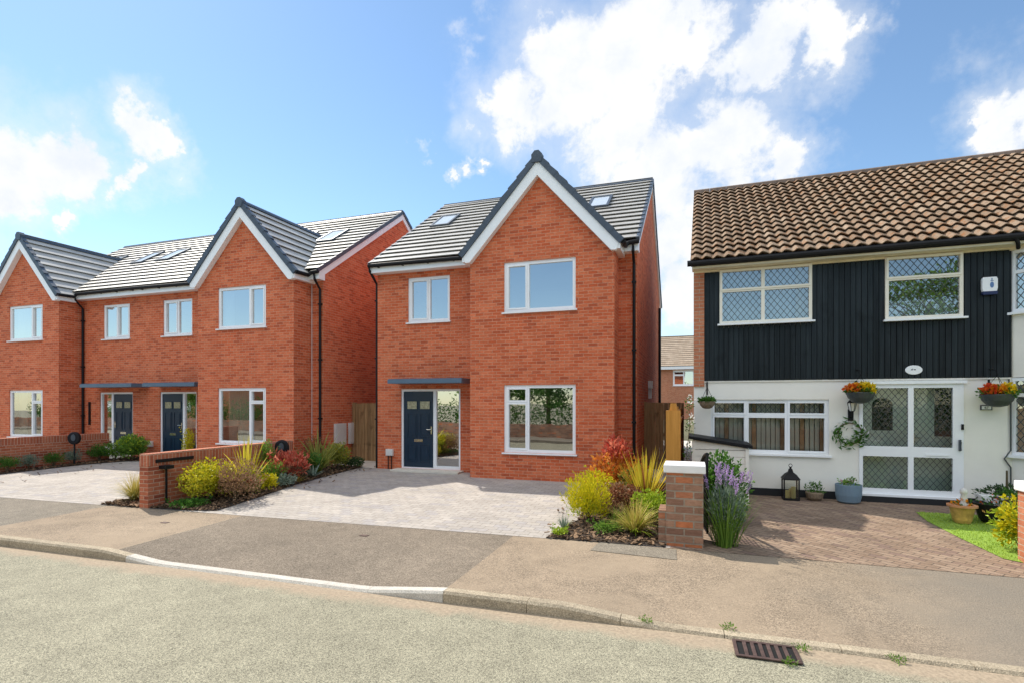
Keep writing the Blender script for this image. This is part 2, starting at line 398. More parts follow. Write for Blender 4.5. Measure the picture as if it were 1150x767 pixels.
# road
m = MB()
rows = [-300, -60, -20, -6, -2.0, 0, 2, 4]
for r in range(len(rows)):
    for c in range(len(U)-1):
        u0, u1 = U[c], U[c+1]
        a0, a1 = rows[r], rows[r]
        if r < len(rows)-1: b0 = b1 = rows[r+1]
        else: b0, b1 = vk(u0)+.02, vk(u1)+.02
        m.quad((u0,a0,0),(u1,a1,0),(u1,b1,0),(u0,b0,0))
struct(m.build('road', MT['road']))
# ground under everything beyond the kerb
m = MB()
rows = [0, 8, 14, 20, 40, 90, 160, 400]
for r in range(len(rows)-1):
    for c in range(len(U)-1):
        q = []
        for (u, v) in ((U[c],rows[r]),(U[c+1],rows[r]),(U[c+1],rows[r+1]),(U[c],rows[r+1])):
            vv = v if v else vk(u)+.06
            q.append((u, vv, (-.06 if v == 0 else gz(min(vv, 40)) - .05)))
        m.quad(*q)
struct(m.build('ground', MT['dirt']))
# pavement
m = MB()
for c in range(len(U)-1):
    NR = 12
    for r in range(NR):
        q = []
        for (u, k) in ((U[c],r),(U[c+1],r),(U[c+1],r+1),(U[c],r+1)):
            a, b = vk(u)+.125, vb(u)
            v = a + (b-a)*k/NR
            q.append((u + (.06*(k/NR)*2 if False else 0), v, pvz(u, v)))
        uc = (U[c]+U[c+1])/2
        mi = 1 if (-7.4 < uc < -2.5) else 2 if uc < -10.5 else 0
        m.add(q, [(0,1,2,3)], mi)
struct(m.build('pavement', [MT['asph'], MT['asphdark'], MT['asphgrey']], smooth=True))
# kerb
m = MB()
u = -40
while u < 30:
    e = u + .909
    mi = 1 if -7.52 < u+.45 < -2.45 else 0
    v = []; f = []
    for j in range(7):
        x = u+(e-u)*j/6; k = vk(x); h = kh(x)
        v += [(x,k,-.06),(x,k+.003,h-.024),(x,k+.022,h+.003),(x,k+.129,h+.003),(x,k+.129,-.06)]
    for j in range(6):
        a = 5*j; b = a+5; f += [(a+i,b+i,b+i+1,a+i+1) for i in range(4)]
    m.add(v, f+[(4,3,2,1,0),(30,31,32,33,34)], mi)
    u += .915
struct(m.build('kerb', [MT['kerb'], MT['kerbnew']]))
def sheet(name, pts, mat, dz):
    m = MB(); m.add([(p[0], p[1], gz(p[1])+dz) for p in pts], [tuple(range(len(pts)))])
    return struct(m.build(name, mat))
def front(u0, u1, off=.0):
    return [(u, vb(u)+off) for u in cols(u0, u1, .5)]
sheet('driveway', front(-24, -9.5) + [(-9.5,12.98),(-24,12.98)], MT['block'], .004)
sheet('driveway', front(-9.5, -.3) + [(-.3,12.98),(-9.5,12.98)], MT['block'], .004)
sheet('driveway', front(-.3, 12) + [(12,11.9),(-.3,11.9)], MT['brownblock'], .004)
sheet('path', [(-10.2,12.98),(-8.37,12.98),(-8.37,24),(-10.2,24)], MT['concrete'], .006)
sheet('path', [(-1.28,12.98),(.0,12.98),(.0,24),(-1.28,24)], MT['concrete'], .006)
m = MB(); m.box(-7.75,-5.75,12.55,12.95,.1,.285); struct(m.build('doorstep', MT['concrete'], bevel=.008))
m = MB(); m.box(-16.6,-15.1,12.55,12.95,.1,.285); struct(m.build('doorstep', MT['concrete'], bevel=.008))
m = MB(); m.box(-19.6,-18.0,12.55,12.95,.1,.285); struct(m.build('doorstep', MT['concrete'], bevel=.008))
# darker reinstated strip in the pavement in front of the right bed
m = MB()
q = [(-1.3,7.02),(-.2,6.95),(-.22,7.40),(-1.25,7.43)]
m.add([(a,b,pvz(a,b)+.006) for a,b in q], [(0,1,2,3)]); struct(m.build('pavement_patch', MT['asphgrey']))

# beds ---------------------------------------------------------------
def inpoly(x, y, P):
    c = False; j = len(P)-1
    for i in range(len(P)):
        if (P[i][1] > y) != (P[j][1] > y) and x < (P[j][0]-P[i][0])*(y-P[i][1])/(P[j][1]-P[i][1]) + P[i][0]: c = not c
        j = i
    return c
def bed(P, n):
    sheet('planting_bed', P, MT['soil'], .012)
    m = MB()
    x0, x1 = min(p[0] for p in P), max(p[0] for p in P); y0, y1 = min(p[1] for p in P), max(p[1] for p in P)
    k = 0
    while k < n:
        x, y = R.uniform(x0-.06, x1+.06), R.uniform(y0-.06, y1+.04)
        if not inpoly(x, y, P):
            if R.random() > .02: continue
        k += 1
        a = R.uniform(0, 6.28); l = R.uniform(.015, .045); w = R.uniform(.007, .017); t = R.uniform(-.6, .6)
        ax = Vector((math.cos(a), math.sin(a), t))*l; ay = Vector((-math.sin(a), math.cos(a), R.uniform(-.5,.5)))*w
        m.obox((x, y, gz(y)+.02+R.uniform(0,.03)), ax, ay, (0,0,.004))
    tag(m.build('bark_mulch', MT['chip']), kind='stuff')
bedC = [(-9.49,7.16),(-8.85,7.19),(-8.1,7.35),(-8.35,8.7),(-8.68,10),(-8.95,13.1),(-10.17,13.1),(-10.17,12.9),(-10.6,12.85),(-10.6,11.0),(-9.49,10.9)]
bedL = [(-10.75,7.12),(-9.71,7.14),(-9.71,8.5),(-10.2,8.4),(-10.6,7.9)]
bedR = [(-2.02,7.42),(-.36,7.46),(-.36,12.6),(-1.2,12.6),(-1.75,12.2),(-2.2,12.2),(-1.9,10.2),(-1.8,8.6)]
bedW = [(-17.95,7.0),(-17.5,7.0),(-17.35,11.0),(-16.9,12.0),(-16.1,12.35),(-15.2,12.75),(-15.2,12.9),(-17.95,12.9)]
bed(bedC, 3400); bed(bedL, 700); bed(bedR, 3000); bed(bedW, 800)
# artificial lawn on the right
LP = [(3.52,10.2),(3.55,9.2),(3.62,8.2),(3.9,7.95),(9,7.95),(9,11.0),(3.6,10.9)]
sheet('lawn', LP, MT['astro'], .012)
m = MB()
for k in range(9000):
    x, y = R.uniform(3.5, 6.2), R.uniform(7.95, 11.0)
    if not inpoly(x, y, LP): continue
    a = R.uniform(0, 6.28); h = R.uniform(.015,.032); w = .006
    dx, dy = math.cos(a)*w, math.sin(a)*w; z = gz(y)+.012
    m.add([(x-dx,y-dy,z),(x+dx,y+dy,z),(x+R.uniform(-.015,.015),y+R.uniform(-.015,.015),z+h)], [(0,1,2)])
tag(m.build('lawn_grass', MT['astroblade']), kind='stuff')

# ------------------------------------------------------------------ building parts
def facade(m, x0, x1, z0, z1, y, ops, reveal=.1, mi=0):
    xs = sorted({x0, x1, *[o[0] for o in ops], *[o[1] for o in ops]}); zs = sorted({z0, z1, *[o[2] for o in ops], *[o[3] for o in ops]})
    for i in range(len(xs)-1):
        for j in range(len(zs)-1):
            cx, cz = (xs[i]+xs[i+1])/2, (zs[j]+zs[j+1])/2
            if any(o[0] < cx < o[1] and o[2] < cz < o[3] for o in ops): continue
            m.quad((xs[i],y,zs[j]),(xs[i+1],y,zs[j]),(xs[i+1],y,zs[j+1]),(xs[i],y,zs[j+1]), mi)
    for (a, b, c, d) in ops:
        m.quad((a,y,c),(a,y+reveal,c),(a,y+reveal,d),(a,y,d), mi); m.quad((b,y+reveal,c),(b,y,c),(b,y,d),(b,y+reveal,d), mi)
        m.quad((a,y,d),(a,y+reveal,d),(b,y+reveal,d),(b,y,d), mi); m.quad((a,y+reveal,c),(a,y,c),(b,y,c),(b,y+reveal,c), mi)

def window(par, x0, x1, z0, z1, y, panes, mir=None, fw=.055, proud=0, mat='white', gmat='glass', sashes=(), lead=None, sill=True, sillmat=None):
    """panes: list of (x0,x1,z0,z1) glass rectangles inside the frame; the frame is everything between"""
    m = MB(mir)
    ya, yb = y+.035-proud, y+.105-proud
    xs = sorted({x0, x1, *[p[0] for p in panes], *[p[1] for p in panes]}); zs = sorted({z0, z1, *[p[2] for p in panes], *[p[3] for p in panes]})
    for i in range(len(xs)-1):
        for j in range(len(zs)-1):
            cx, cz = (xs[i]+xs[i+1])/2, (zs[j]+zs[j+1])/2
            if any(o[0] < cx < o[1] and o[2] < cz < o[3] for o in panes): continue
            m.quad((xs[i],ya,zs[j]),(xs[i+1],ya,zs[j]),(xs[i+1],ya,zs[j+1]),(xs[i],ya,zs[j+1]))
    for (a, b, c, d) in panes:
        m.quad((a,ya,c),(a,yb,c),(a,yb,d),(a,ya,d)); m.quad((b,yb,c),(b,ya,c),(b,ya,d),(b,yb,d))
        m.quad((a,ya,d),(a,yb,d),(b,yb,d),(b,ya,d)); m.quad((a,yb,c),(a,ya,c),(b,ya,c),(b,yb,c))
    # outer returns
    m.quad((x0,ya,z0),(x0,yb,z0),(x0,yb,z1),(x0,ya,z1)); m.quad((x1,yb,z0),(x1,ya,z0),(x1,ya,z1),(x1,yb,z1))
    m.quad((x0,ya,z1),(x0,yb,z1),(x1,yb,z1),(x1,ya,z1)); m.quad((x0,yb,z0),(x0,ya,z0),(x1,ya,z0),(x1,yb,z0))
    for (a, b, c, d) in sashes:      # opening sashes stand a little proud
        s = .038; g = .004; yy = ya-.016
        for (p, q, r, t) in ((a-s,a-g,c-s,d+s),(b+g,b+s,c-s,d+s),(a-g,b+g,c-s,c-g),(a-g,b+g,d+g,d+s)):
            m.box(p, q, yy, ya-.0015, r, t)
    w = m.build('window', MT[mat], par)
    g = MB(mir)
    for (a, b, c, d) in panes: g.quad((a,yb-.03,c),(b,yb-.03,c),(b,yb-.03,d),(a,yb-.03,d))
    g.build('pane', MT[gmat], w)
    if sill:
        s = MB(mir); s.box(x0-.04, x1+.04, y-.055-proud, ya+.0, z0-.035, z0-.002); s.build('sill', MT[sillmat or mat], w)
    if lead: leading(w, panes, yb-.034, lead, mir, .0032 if gmat == 'glassclear' else .0045)
    return w
def leading(w, panes, y, sp, mir=None, hw=.0045):
    l = MB(mir)
    for (a, b, c, d) in panes:
        W, H = b-a, d-c; sx = sp[0]; sz = sp[1]; k = sz/sx
        for sgn in (1, -1):
            n0 = -int(W/sx+H/sz)-2
            for i in range(n0, -n0+1):
                # z = c + sgn*k*(x-a) + i*sz*2*.5
                off = i*sz
                pts = []
                # clip to the rectangle
                t0, t1 = 0.0, W
                f0 = off if sgn > 0 else off
                za = lambda x: sgn*k*x + f0
                xs = sorted([ (0 - f0)/(sgn*k), (H - f0)/(sgn*k) ])
                t0 = max(0, xs[0]); t1 = min(W, xs[1])
                if t1 - t0 < .01: continue
                p = Vector((a+t0, y, c+za(t0))); q = Vector((a+t1, y, c+za(t1)))
                dr = (q-p).normalized(); nn = Vector((-dr.z, 0, dr.x))*hw
                l.obox((p+q)/2, (q-p)/2, nn, (0, .003 if sgn > 0 else .0036, 0))
    l.build('leading', MT['lead'], w)

def slope(m, P, uvo=0, t=.062, g=.34, jig=.0015):
    """stepped tile courses. P(s) -> (a, b) the two end points of the course line at slope distance s; list of s from P.s"""
    n, e, L, nrm = P['n'], P['ends'], P['L'], Vector(P['nrm'])
    for i in range(n):
        s0, s1 = L*i/n, L*(i+1)/n
        a0, b0 = e(s0); a1, b1 = e(s1)
        a0, b0, a1, b1 = map(Vector, (a0, b0, a1, b1))
        lo = nrm*t; hi = nrm*.004
        seg = max(1, int((b0-a0).length/1.2))
        for k in range(seg):
            f0, f1 = k/seg, (k+1)/seg
            j0 = nrm*(jig*math.sin(i*7.3+k*3.1)); j1 = nrm*(jig*math.sin(i*7.3+(k+1)*3.1))
            p0, p1 = a0.lerp(b0, f0)+lo+j0, a0.lerp(b0, f1)+lo+j1
            up2 = (a1-a0).normalized()*.10; q0, q1 = a1.lerp(b1, f0)+hi*0+up2, a1.lerp(b1, f1)+hi*0+up2
            up = (a1-a0).normalized()*.11
            r0, r1 = a0.lerp(b0, f0)+hi-nrm*.01+up, a0.lerp(b0, f1)+hi-nrm*.01+up
            w0, w1 = p0-nrm*.014, p1-nrm*.014; x0, x1 = w0+up, w1+up
            ln = (b0-a0).length
            m.add([p0,p1,q1,q0,w0,w1,x0,x1,r0,r1], [(0,1,2,3),(4,5,1,0),(6,7,5,4),(8,9,7,6)], 0,
                  [[(f0*ln,s0+.01),(f1*ln,s0+.01),(f1*ln,s1),(f0*ln,s1)]]+[[(f0*ln,s0),(f1*ln,s0),(f1*ln,s0+.01),(f0*ln,s0+.01)]]*3)

def roof_window(par, xc, w, s0, s1, eave, sl, mir=None):
    # eave=(y,z) start of slope, sl=angle
    cy, sy = math.cos(sl), math.sin(sl)
    def P(x, s, h): return (x, eave[0]+s*cy-h*sy, eave[1]+s*sy+h*cy)
    m = MB(mir)
    fw = .07
    for (a, b, c, d) in ((xc-w/2,xc+w/2,s0,s0+fw),(xc-w/2,xc+w/2,s1-fw,s1),(xc-w/2,xc-w/2+fw,s0+fw,s1-fw),(xc+w/2-fw,xc+w/2,s0+fw,s1-fw)):
        v = [P(a,c,0),P(b,c,0),P(b,d,0),P(a,d,0),P(a,c,.10),P(b,c,.10),P(b,d,.10),P(a,d,.10)]
        m.add(v, [(0,3,2,1),(4,5,6,7),(0,1,5,4),(1,2,6,5),(2,3,7,6),(3,0,4,7)])
    o = m.build('roof_window', MT['gunmetal'], par)
    g = MB(mir); g.quad(P(xc-w/2+fw,s0+fw,.08),P(xc+w/2-fw,s0+fw,.08),P(xc+w/2-fw,s1-fw,.08),P(xc-w/2+fw,s1-fw,.08))
    g.build('pane', MT['rooflight'], o)

def gutter(m, pts, r=.055):
    m.tube(pts, r, 10)

W_, DP, RZ, EZ = 7.10, 8.8, 9.08, 5.86
SL = math.atan2(RZ-EZ-.02, 4.4+.3)

def new_house(ox, mir, label, opt):
    """one house of the new brick type; local x along the street, y away from it"""
    h = thing('brick_house', label, 'house', (ox, 12.94, 0), 0, 'new red brick houses')
    M_ = (lambda: MB(W_)) if mir else (lambda: MB())
    mr = W_ if mir else None
    G0, G1, GY = 3.12, 6.67, -.72
    uw = (.96, 2.22, 4.25, 5.47); dw = (.74, 2.53, .285, 2.45); gu = (4.01, 5.78, 4.25, 5.46); gl = (4.01, 5.78, .88, 2.51)
    if 'uw' in opt: uw = opt['uw']
    if 'dw' in opt: dw = opt['dw']
    if 'gu' in opt: gu = opt['gu'] + gu[2:]; gl = opt['gu'] + gl[2:]
    cx = (G0+G1)/2; AP = 7.72
    # walls
    m = M_()
    facade(m, 0, G0, .05, 5.75, 0, [uw, dw])
    facade(m, G0, G1, .05, 5.62, GY, [gu, gl])
    m.add([(G0,GY,5.62),(G1,GY,5.62),(cx+.02,GY,AP),(cx-.02,GY,AP)], [(0,1,2,3)])
    m.quad((G0,0,.05),(G0,GY,.05),(G0,GY,5.70),(G0,0,5.70)); m.quad((G1,GY,.05),(G1,0,.05),(G1,0,5.70),(G1,GY,5.70))
    m.quad((G1,0,.05),(W_,0,.05),(W_,0,5.75),(G1,0,5.75))
    for x in (0, W_):
        m.add([(x,0,.05),(x,DP,.05),(x,DP,5.75),(x,DP/2,RZ-.12),(x,0,5.75)], [(0,1,2,3,4) if x else (4,3,2,1,0)])
    m.quad((W_,DP,.05),(0,DP,.05),(0,DP,5.75),(W_,DP,5.75))
    m.build('wall', MT['brick'], h)
    # inside: floors and a pale partition seen through the windows
    m = M_()
    m.box(.05, W_-.05, .15, DP-.1, 2.75, 2.95)
    m.box(G0+.05, G1-.05, GY+.15, .149, 2.75, 2.95)
    m.box(.05, W_-.05, 3.4, 3.5, .3, 5.6); m.box(.05, W_-.05, .15, DP-.1, .2, .3)
    m.box(2.9, 3.0, .15, 3.4, .3, 5.6)
    m.quad((.05,.15,5.62),(W_-.05,.15,5.62),(W_-.05,DP-.1,5.62),(.05,DP-.1,5.62))
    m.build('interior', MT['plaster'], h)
    # windows
    def two(o, left, small):
        x0, x1, z0, z1 = o; f = .078
        wn = (x1-x0)*.34
        mu = x0+wn if left else x1-wn
        nar = (x0+f+.04, mu-.065, z0+f+.03, z1-f-.03) if left else (mu+.065, x1-f-.04, z0+f+.03, z1-f-.03)
        wide = (mu+.03, x1-f, z0+f, z1-f) if left else (x0+f, mu-.03, z0+f, z1-f)
        if small:
            tz = z1-.42
            top = (nar[0], nar[1], tz+.05, nar[3]); bot = (nar[0], nar[1], nar[2], tz-.05)
            return [wide, top, bot], [top, bot]
        return [wide, nar], [nar]
    lf = opt.get('narrow_left', True) != mir
    for o, yy, sml in ((gu, GY, False), (gl, GY, True)):
        p, s = two(o, lf, sml)
        window(h, *o, yy, p, mr, sashes=s, gmat='glasslow' if sml else 'glass')
    x0, x1, z0, z1 = uw; mu = x0+.50*(x1-x0)
    pn = [(x0+.115, mu-.07, z0+.115, z1-.105), (mu+.035, x1-.075, z0+.075, z1-.075)]
    window(h, *uw, 0, pn, mr, sashes=pn[:1])
    if opt.get('curtain'):
        a, b = opt['curtain']
        m = M_(); n = 40; yb = GY+.30
        for i in range(n):
            xa, xb = a+(b-a)*i/n, a+(b-a)*(i+1)/n
            ya, yc = yb+.025*math.sin(i*1.6), yb+.025*math.sin((i+1)*1.6)
            m.quad((xa,ya,.9),(xb,yc,.9),(xb,yc,2.5),(xa,ya,2.5))
        m.build('curtain', MT['blind'], h)
    for (xa_, xb_) in opt.get('blinds', ()):
        m = M_(); n = 30
        for i in range(n):
            p, q = xa_+(xb_-xa_)*i/n, xa_+(xb_-xa_)*(i+1)/n
            m.quad((p,GY+.24+.018*math.sin(i*1.9),4.3),(q,GY+.24+.018*math.sin((i+1)*1.9),4.3),(q,GY+.24+.018*math.sin((i+1)*1.9),5.5),(p,GY+.24+.018*math.sin(i*1.9),5.5))
        m.build('curtain', MT['net'], h)
    # front door and side light
    x0, x1, z0, z1 = dw; f = .06; dm = x0+1.02
    if (x1-x0) < 1.6: dm = x0+.98
    m = M_()
    for (a, b, c, d) in ((x0,x0+f,z0,z1),(x1-f,x1,z0,z1),(dm-.045,dm+.045,z0,z1-f),(x0+f,x1-f,z1-f,z1),(dm+.045,x1-f,z0,z0+.09),(x0+f,dm-.045,z0,z0+.035)):
        m.box(a, b, .035, .105, c, d)
    df = m.build('door_frame', MT['white'], h)
    g = M_(); g.quad((dm+.045,.075,z0+.09),(x1-f,.075,z0+.09),(x1-f,.075,z1-f),(dm+.045,.075,z1-f)); g.build('side_light', MT['glass'], df)
    a, b, c, d = x0+f+.006, dm-.051, z0+.04, z1-f-.006
    m = M_(); m.box(a, b, .055, .10, c, d)
    w = b-a; xm = (a+b)/2
    pan = []
    for (p, q, r, t) in ((a+.11,xm-.05,.77,.87),(xm+.05,b-.11,.77,.87),(a+.11,xm-.05,.40,.71),(xm+.05,b-.11,.40,.71),(a+.11,xm-.05,.07,.30),(xm+.05,b-.11,.07,.30)):
        pan.append((p, q, c+(d-c)*r, c+(d-c)*t))
    for i, (p, q, r, t) in enumerate(pan[2:]):       # raised mouldings
        for (e1, e2, e3, e4) in ((p,q,r,r+.018),(p,q,t-.018,t),(p,p+.018,r+.018,t-.018),(q-.018,q,r+.018,t-.018)): m.box(e1, e2, .043, .0545, e3, e4)
        m.box(p+.05, q-.05, .047, .0545, r+.05, t-.05)
    for (p, q, r, t) in pan[:2]:
        for (e1, e2, e3, e4) in ((p-.02,q+.02,r-.02,r),(p-.02,q+.02,t,t+.02),(p-.02,p,r,t),(q,q+.02,r,t)): m.box(e1, e2, .04, .0545, e3, e4)
    dr = m.build('front_door', MT['navy'], h)
    g = M_()
    for (p, q, r, t) in pan[:2]: g.box(p, q, .048, .0543, r, t)
    g.build('glazing', MT['doorglass'], dr)
    k = M_(); k.box(xm-.13, xm+.13, .044, .0545, c+(d-c)*.335, c+(d-c)*.37); k.build('letterbox', MT['brass'], dr)
    k = M_(); k.box(b-.075, b-.04, .04, .0545, c+(d-c)*.44, c+(d-c)*.54); k.tube([(b-.058,.035,c+(d-c)*.5),(b-.058,.0,c+(d-c)*.5),(b-.18,.0,c+(d-c)*.5)], .010, 8); k.build('handle', MT['brass'], dr)
    # canopy over the door
    a, b = opt.get('can', (.70, 2.84))
    m = M_(); m.box(a, b, -.62, -.003, 2.585, 2.69); m.box(a+.01, b-.01, -.60, -.003, 2.691, 2.71)
    m.build('canopy', MT['canopy'], h, bevel=.006)
    # roofs
    ey, ez = -.30, EZ
    L = math.hypot(4.4-ey, RZ-.02-ez); c_, s_ = math.cos(SL), math.sin(SL)
    m = M_()
    x_a, x_b = (-.06 if opt.get('end_left') else 0), W_+(.06 if opt.get('end_right') else 0)
    slope(m, dict(n=16, L=L, nrm=(0,-s_,c_), ends=lambda s: ((x_a, ey+s*c_, ez+s*s_), (x_b, ey+s*c_, ez+s*s_))))
    slope(m, dict(n=16, L=L, nrm=(0,s_,c_), ends=lambda s: ((x_b, DP-ey-s*c_, ez+s*s_), (x_a, DP-ey-s*c_, ez+s*s_))))
    m.build('main_roof', MT['tile'], h)
    m = M_(); k = 0; x = x_a
    while x < x_b-.01:
        e = min(x+.45, x_b)
        m.prism([(4.4-.14,RZ-.055),(4.4-.10,RZ+.0),(4.4-.03,RZ+.045),(4.4+.03,RZ+.045),(4.4+.10,RZ),(4.4+.14,RZ-.055)], 'x', x, e-.006)
        x = e
    m.build('ridge', MT['slate'], h)
    ga = math.atan2(7.86-5.70, cx-(G0-.17)); cg, sg = math.cos(ga), math.sin(ga)
    gl_ = (cx-(G0-.17))/cg
    def vy(z): return (z-ez)/math.tan(SL)+ey+.16
    m = M_()
    slope(m, dict(n=8, L=gl_, nrm=(-sg,0,cg), ends=lambda s: ((G0-.17+s*cg, vy(5.70+s*sg), 5.70+s*sg), (G0-.17+s*cg, GY-.16, 5.70+s*sg))))
    slope(m, dict(n=8, L=gl_, nrm=(sg,0,cg), ends=lambda s: ((G1+.17-s*cg, GY-.16, 5.70+s*sg), (G1+.17-s*cg, vy(5.70+s*sg), 5.70+s*sg))))
    m.build('gable_roof', MT['tile'], h)
    m = M_(); y = GY-.19; ye = vy(7.86)
    while y < ye-.01:
        e = min(y+.45, ye)
        m.prism([(cx-.14,7.80),(cx-.10,7.87),(cx-.03,7.93),(cx+.03,7.93),(cx+.10,7.87),(cx+.14,7.80)], 'y', y, e-.006)
        y = e
    m.build('ridge', MT['slate'], h)
    # verge caps on the gable
    m = M_(); n = 9
    for sd in (-1, 1):
        for i in range(n):
            s0, s1 = gl_*i/n, gl_*(i+1)/n
            nx, nz = sd*sg, cg
            def Q(s, hh): return (cx+sd*(cx-(G0-.17)-s*cg)+nx*hh, 5.70+s*sg+nz*hh)
            m.prism([Q(s0-.03,-.075),Q(s1,-.075),Q(s1,.045),Q(s0-.03,.075)], 'y', GY-.20-.004*(i%2), GY-.06)
    m.prism([(cx-.12,7.70),(cx+.12,7.70),(cx+.13,7.88),(cx+.05,7.97),(cx-.05,7.97),(cx-.13,7.88)], 'y', GY-.215, GY-.05)
    m.build('verge', MT['slate'], h)
    # white bargeboards
    m = M_()
    for sd in (-1, 1):
        def Q(s, hh): return (cx+sd*(cx-(G0-.17)-s*cg)+sd*sg*hh, 5.70+s*sg+cg*hh)
        zx = (cx, 5.70+gl_*sg-.075/cg); zi = (cx, 5.70+gl_*sg-.30/cg)
        m.prism([Q(-.02,-.08), zx, zi, Q(-.02+.02,-.30), Q(-.02-.06,-.22)], 'y', GY-.165, GY-.004)
    m.build('bargeboard', MT['white'], h)
    # eaves boxes
    m = M_(); m.box(x_a, G0-.002, -.27, -.003, 5.62, 5.83); m.box(G0-.15, G0-.003, GY-.15, -.271, 5.52, 5.70); m.build('fascia', MT['white'], h)
    m = M_(); m.box(G1+.1505, x_b, -.27, -.003, 5.60, 5.83); m.box(G1+.003, G1+.15, GY-.15, -.003, 5.52, 5.70); m.build('fascia', MT['white'], h)
    m = M_(); gutter(m, [(x_a-.02, -.33, 5.815), (G0-.26, -.33, 5.79), (G0-.21, -.38, 5.70), (G0-.21, GY-.12, 5.69)])
    for i in range(4): m.box(.2+i*.75, .24+i*.75, -.35, -.272, 5.74, 5.80)
    m.build('gutter', MT['black'], h)
    m = M_(); gutter(m, [(G1+.21, GY-.12, 5.69), (G1+.21, -.38, 5.70), (G1+.27, -.33, 5.78), (x_b+.02, -.33, 5.80)]); m.build('gutter', MT['black'], h)
    for pts in opt['pipes']:
        m = M_(); m.tube(pts, .036, 10)
        zz = [p for p in pts][-1]
        for z in (1.6, 3.3, 4.9): m.box(zz[0]-.05, zz[0]+.05, zz[1]-.04, zz[1]+.05, z, z+.04) if len(pts) > 2 and zz[2] < 1 else None
        m.build('downpipe', MT['black'], h, smooth=False)
    # end verge and bargeboards on the gable ends of the main roof
    for x, on, sd in ((0, opt.get('end_left'), -1), (W_, opt.get('end_right'), 1)):
        if not on: continue
        m = M_(); w = M_()
        for (fy, d_) in ((lambda s: ey+s*c_, -1), (lambda s: DP-ey-s*c_, 1)):
            for i in range(16):
                s0, s1 = L*i/16, L*(i+1)/16
                def Q(s, hh): return (fy(s)+d_*s_*hh, ez+s*s_+c_*hh)
                lo, hi = (x+sd*.012, x+sd*.085)
                m.prism([Q(s0-.03,-.06),Q(s1,-.06),Q(s1,.035),Q(s0-.03,.06)], 'x', min(lo,hi), max(lo,hi)+.002*(i%2))
            def Q(s, hh): return (fy(s)+d_*s_*hh, ez+s*s_+c_*hh)
            lo, hi = (x+sd*.003, x+sd*.05)
            w.prism([Q(0,-.065),(DP/2, RZ-.10),(DP/2, RZ-.30),Q(.10,-.24),Q(0,-.18)], 'x', min(lo,hi), max(lo,hi))
        m.build('verge', MT['slate'], h); w.build('bargeboard', MT['white'], h)
    for (xc, w, s0, s1) in opt['rw']: roof_window(h, xc, w, s0, s1, (ey, ez), SL, mr)
    return h, M_, mr

# detached house in the middle
hC, M_, _ = new_house(-8.378, False, 'detached red brick house in the middle with pointed gable and navy front door', dict(
    end_left=True, end_right=True, narrow_left=True, rw=[(.85,.66,2.95,4.05),(5.80,.62,2.95,4.05)],
    pipes=[[(7.04,-.33,5.78),(7.04,-.30,5.60),(7.04,-.06,5.35),(7.04,-.06,.2)], [(-.06,-.33,5.78),(-.06,-.30,5.68),(-.06,-.10,5.52),(-.06,.06,5.38),(-.06,.06,.2)]]))
m = MB(); m.box(.30,.52,-.07,-.003,.62,.80); m.box(.32,.50,-.075,-.0705,.64,.78); o = m.build('meter_socket', MT['meter'], hC, bevel=.006)
m = MB(); m.tube([(.36,-.03,.62),(.36,-.03,.2)], .014, 8); m.tube([(.46,-.03,.62),(.46,-.03,.2)], .014, 8); m.build('cable_conduit', MT['black'], o)
m = MB(); m.box(3.02,3.07,-.06,-.003,1.35,2.15); m.build('wall_light', MT['black'], hC, bevel=.005)
m = MB(); m.tube([(7.16,7.9,5.6),(7.16,7.9,.25)], .05, 10); m.build('soil_pipe', MT['black'], hC)
m = MB(); m.box(7.103,7.22,3.2,3.45,2.5,2.72); m.box(7.103,7.2,3.28,3.36,2.2,2.5); m.build('flue', MT['meter'], hC)

hT, M_, _ = new_house(-17.3, False, 'right-hand house of the brick pair, with two white meter boxes on its side wall', dict(
    end_left=False, end_right=True, narrow_left=False, uw=(.76,2.04,4.25,5.42), dw=(.62,2.22,.285,2.43), can=(.64,2.85), curtain=(4.0,4.85), blinds=[(3.93,4.28)], gu=(3.90,5.69),
    rw=[(5.60,.72,2.7,3.85),(4.25,.62,2.9,4.0),(1.55,.7,2.7,3.9)],
    pipes=[[(7.03,-.33,5.78),(7.03,-.30,5.60),(7.03,-.06,5.35),(7.03,-.06,.2)]]))
for a in (.47, 1.16):
    m = MB(); m.box(7.103,7.19,a,a+.50,.80,1.45); m.box(7.191,7.20,a+.03,a+.47,.84,1.42); o = m.build('meter_box', MT['meter'], hT, bevel=.008)
    m = MB(); m.tube([(7.14,a+.26,.798),(7.14,a+.26,.42)], .02, 8); m.build('cable_conduit', MT['white'], o)
m = MB(); m.tube([(6.72,-.03,5.5),(6.72,-.03,.2)], .010, 6); m.build('cable', MT['meter'], hT)
m = MB(); m.box(.12,.34,-.07,-.003,.62,.80); o = m.build('meter_socket', MT['meter'], hT, bevel=.006)

hL, M_, _ = new_house(-24.4, True, 'left-hand house of the brick pair, cut off by the left edge of the photo', dict(
    end_left=False, end_right=True, narrow_left=False, uw=(.76,2.04,4.25,5.42), dw=(.62,2.22,.285,2.43), can=(-.16,2.26), gu=(3.95,5.75), blinds=[(4.9,5.72)], curtain=(5.3,5.72),
    rw=[(1.75,.7,2.7,3.9),(3.1,.6,2.7,3.9),(5.2,.7,2.7,3.9)],
    pipes=[[(2.98,-.33,5.78),(2.98,-.30,5.60),(2.98,-.06,5.35),(2.98,-.06,.2)]]))
m = MB(W_); m.box(2.66,2.71,-.06,-.003,1.30,2.1); m.build('wall_light', MT['black'], hL, bevel=.005)
m = MB(W_); m.box(.12,.34,-.07,-.003,.62,.80); m.build('meter_socket', MT['meter'], hL, bevel=.006)

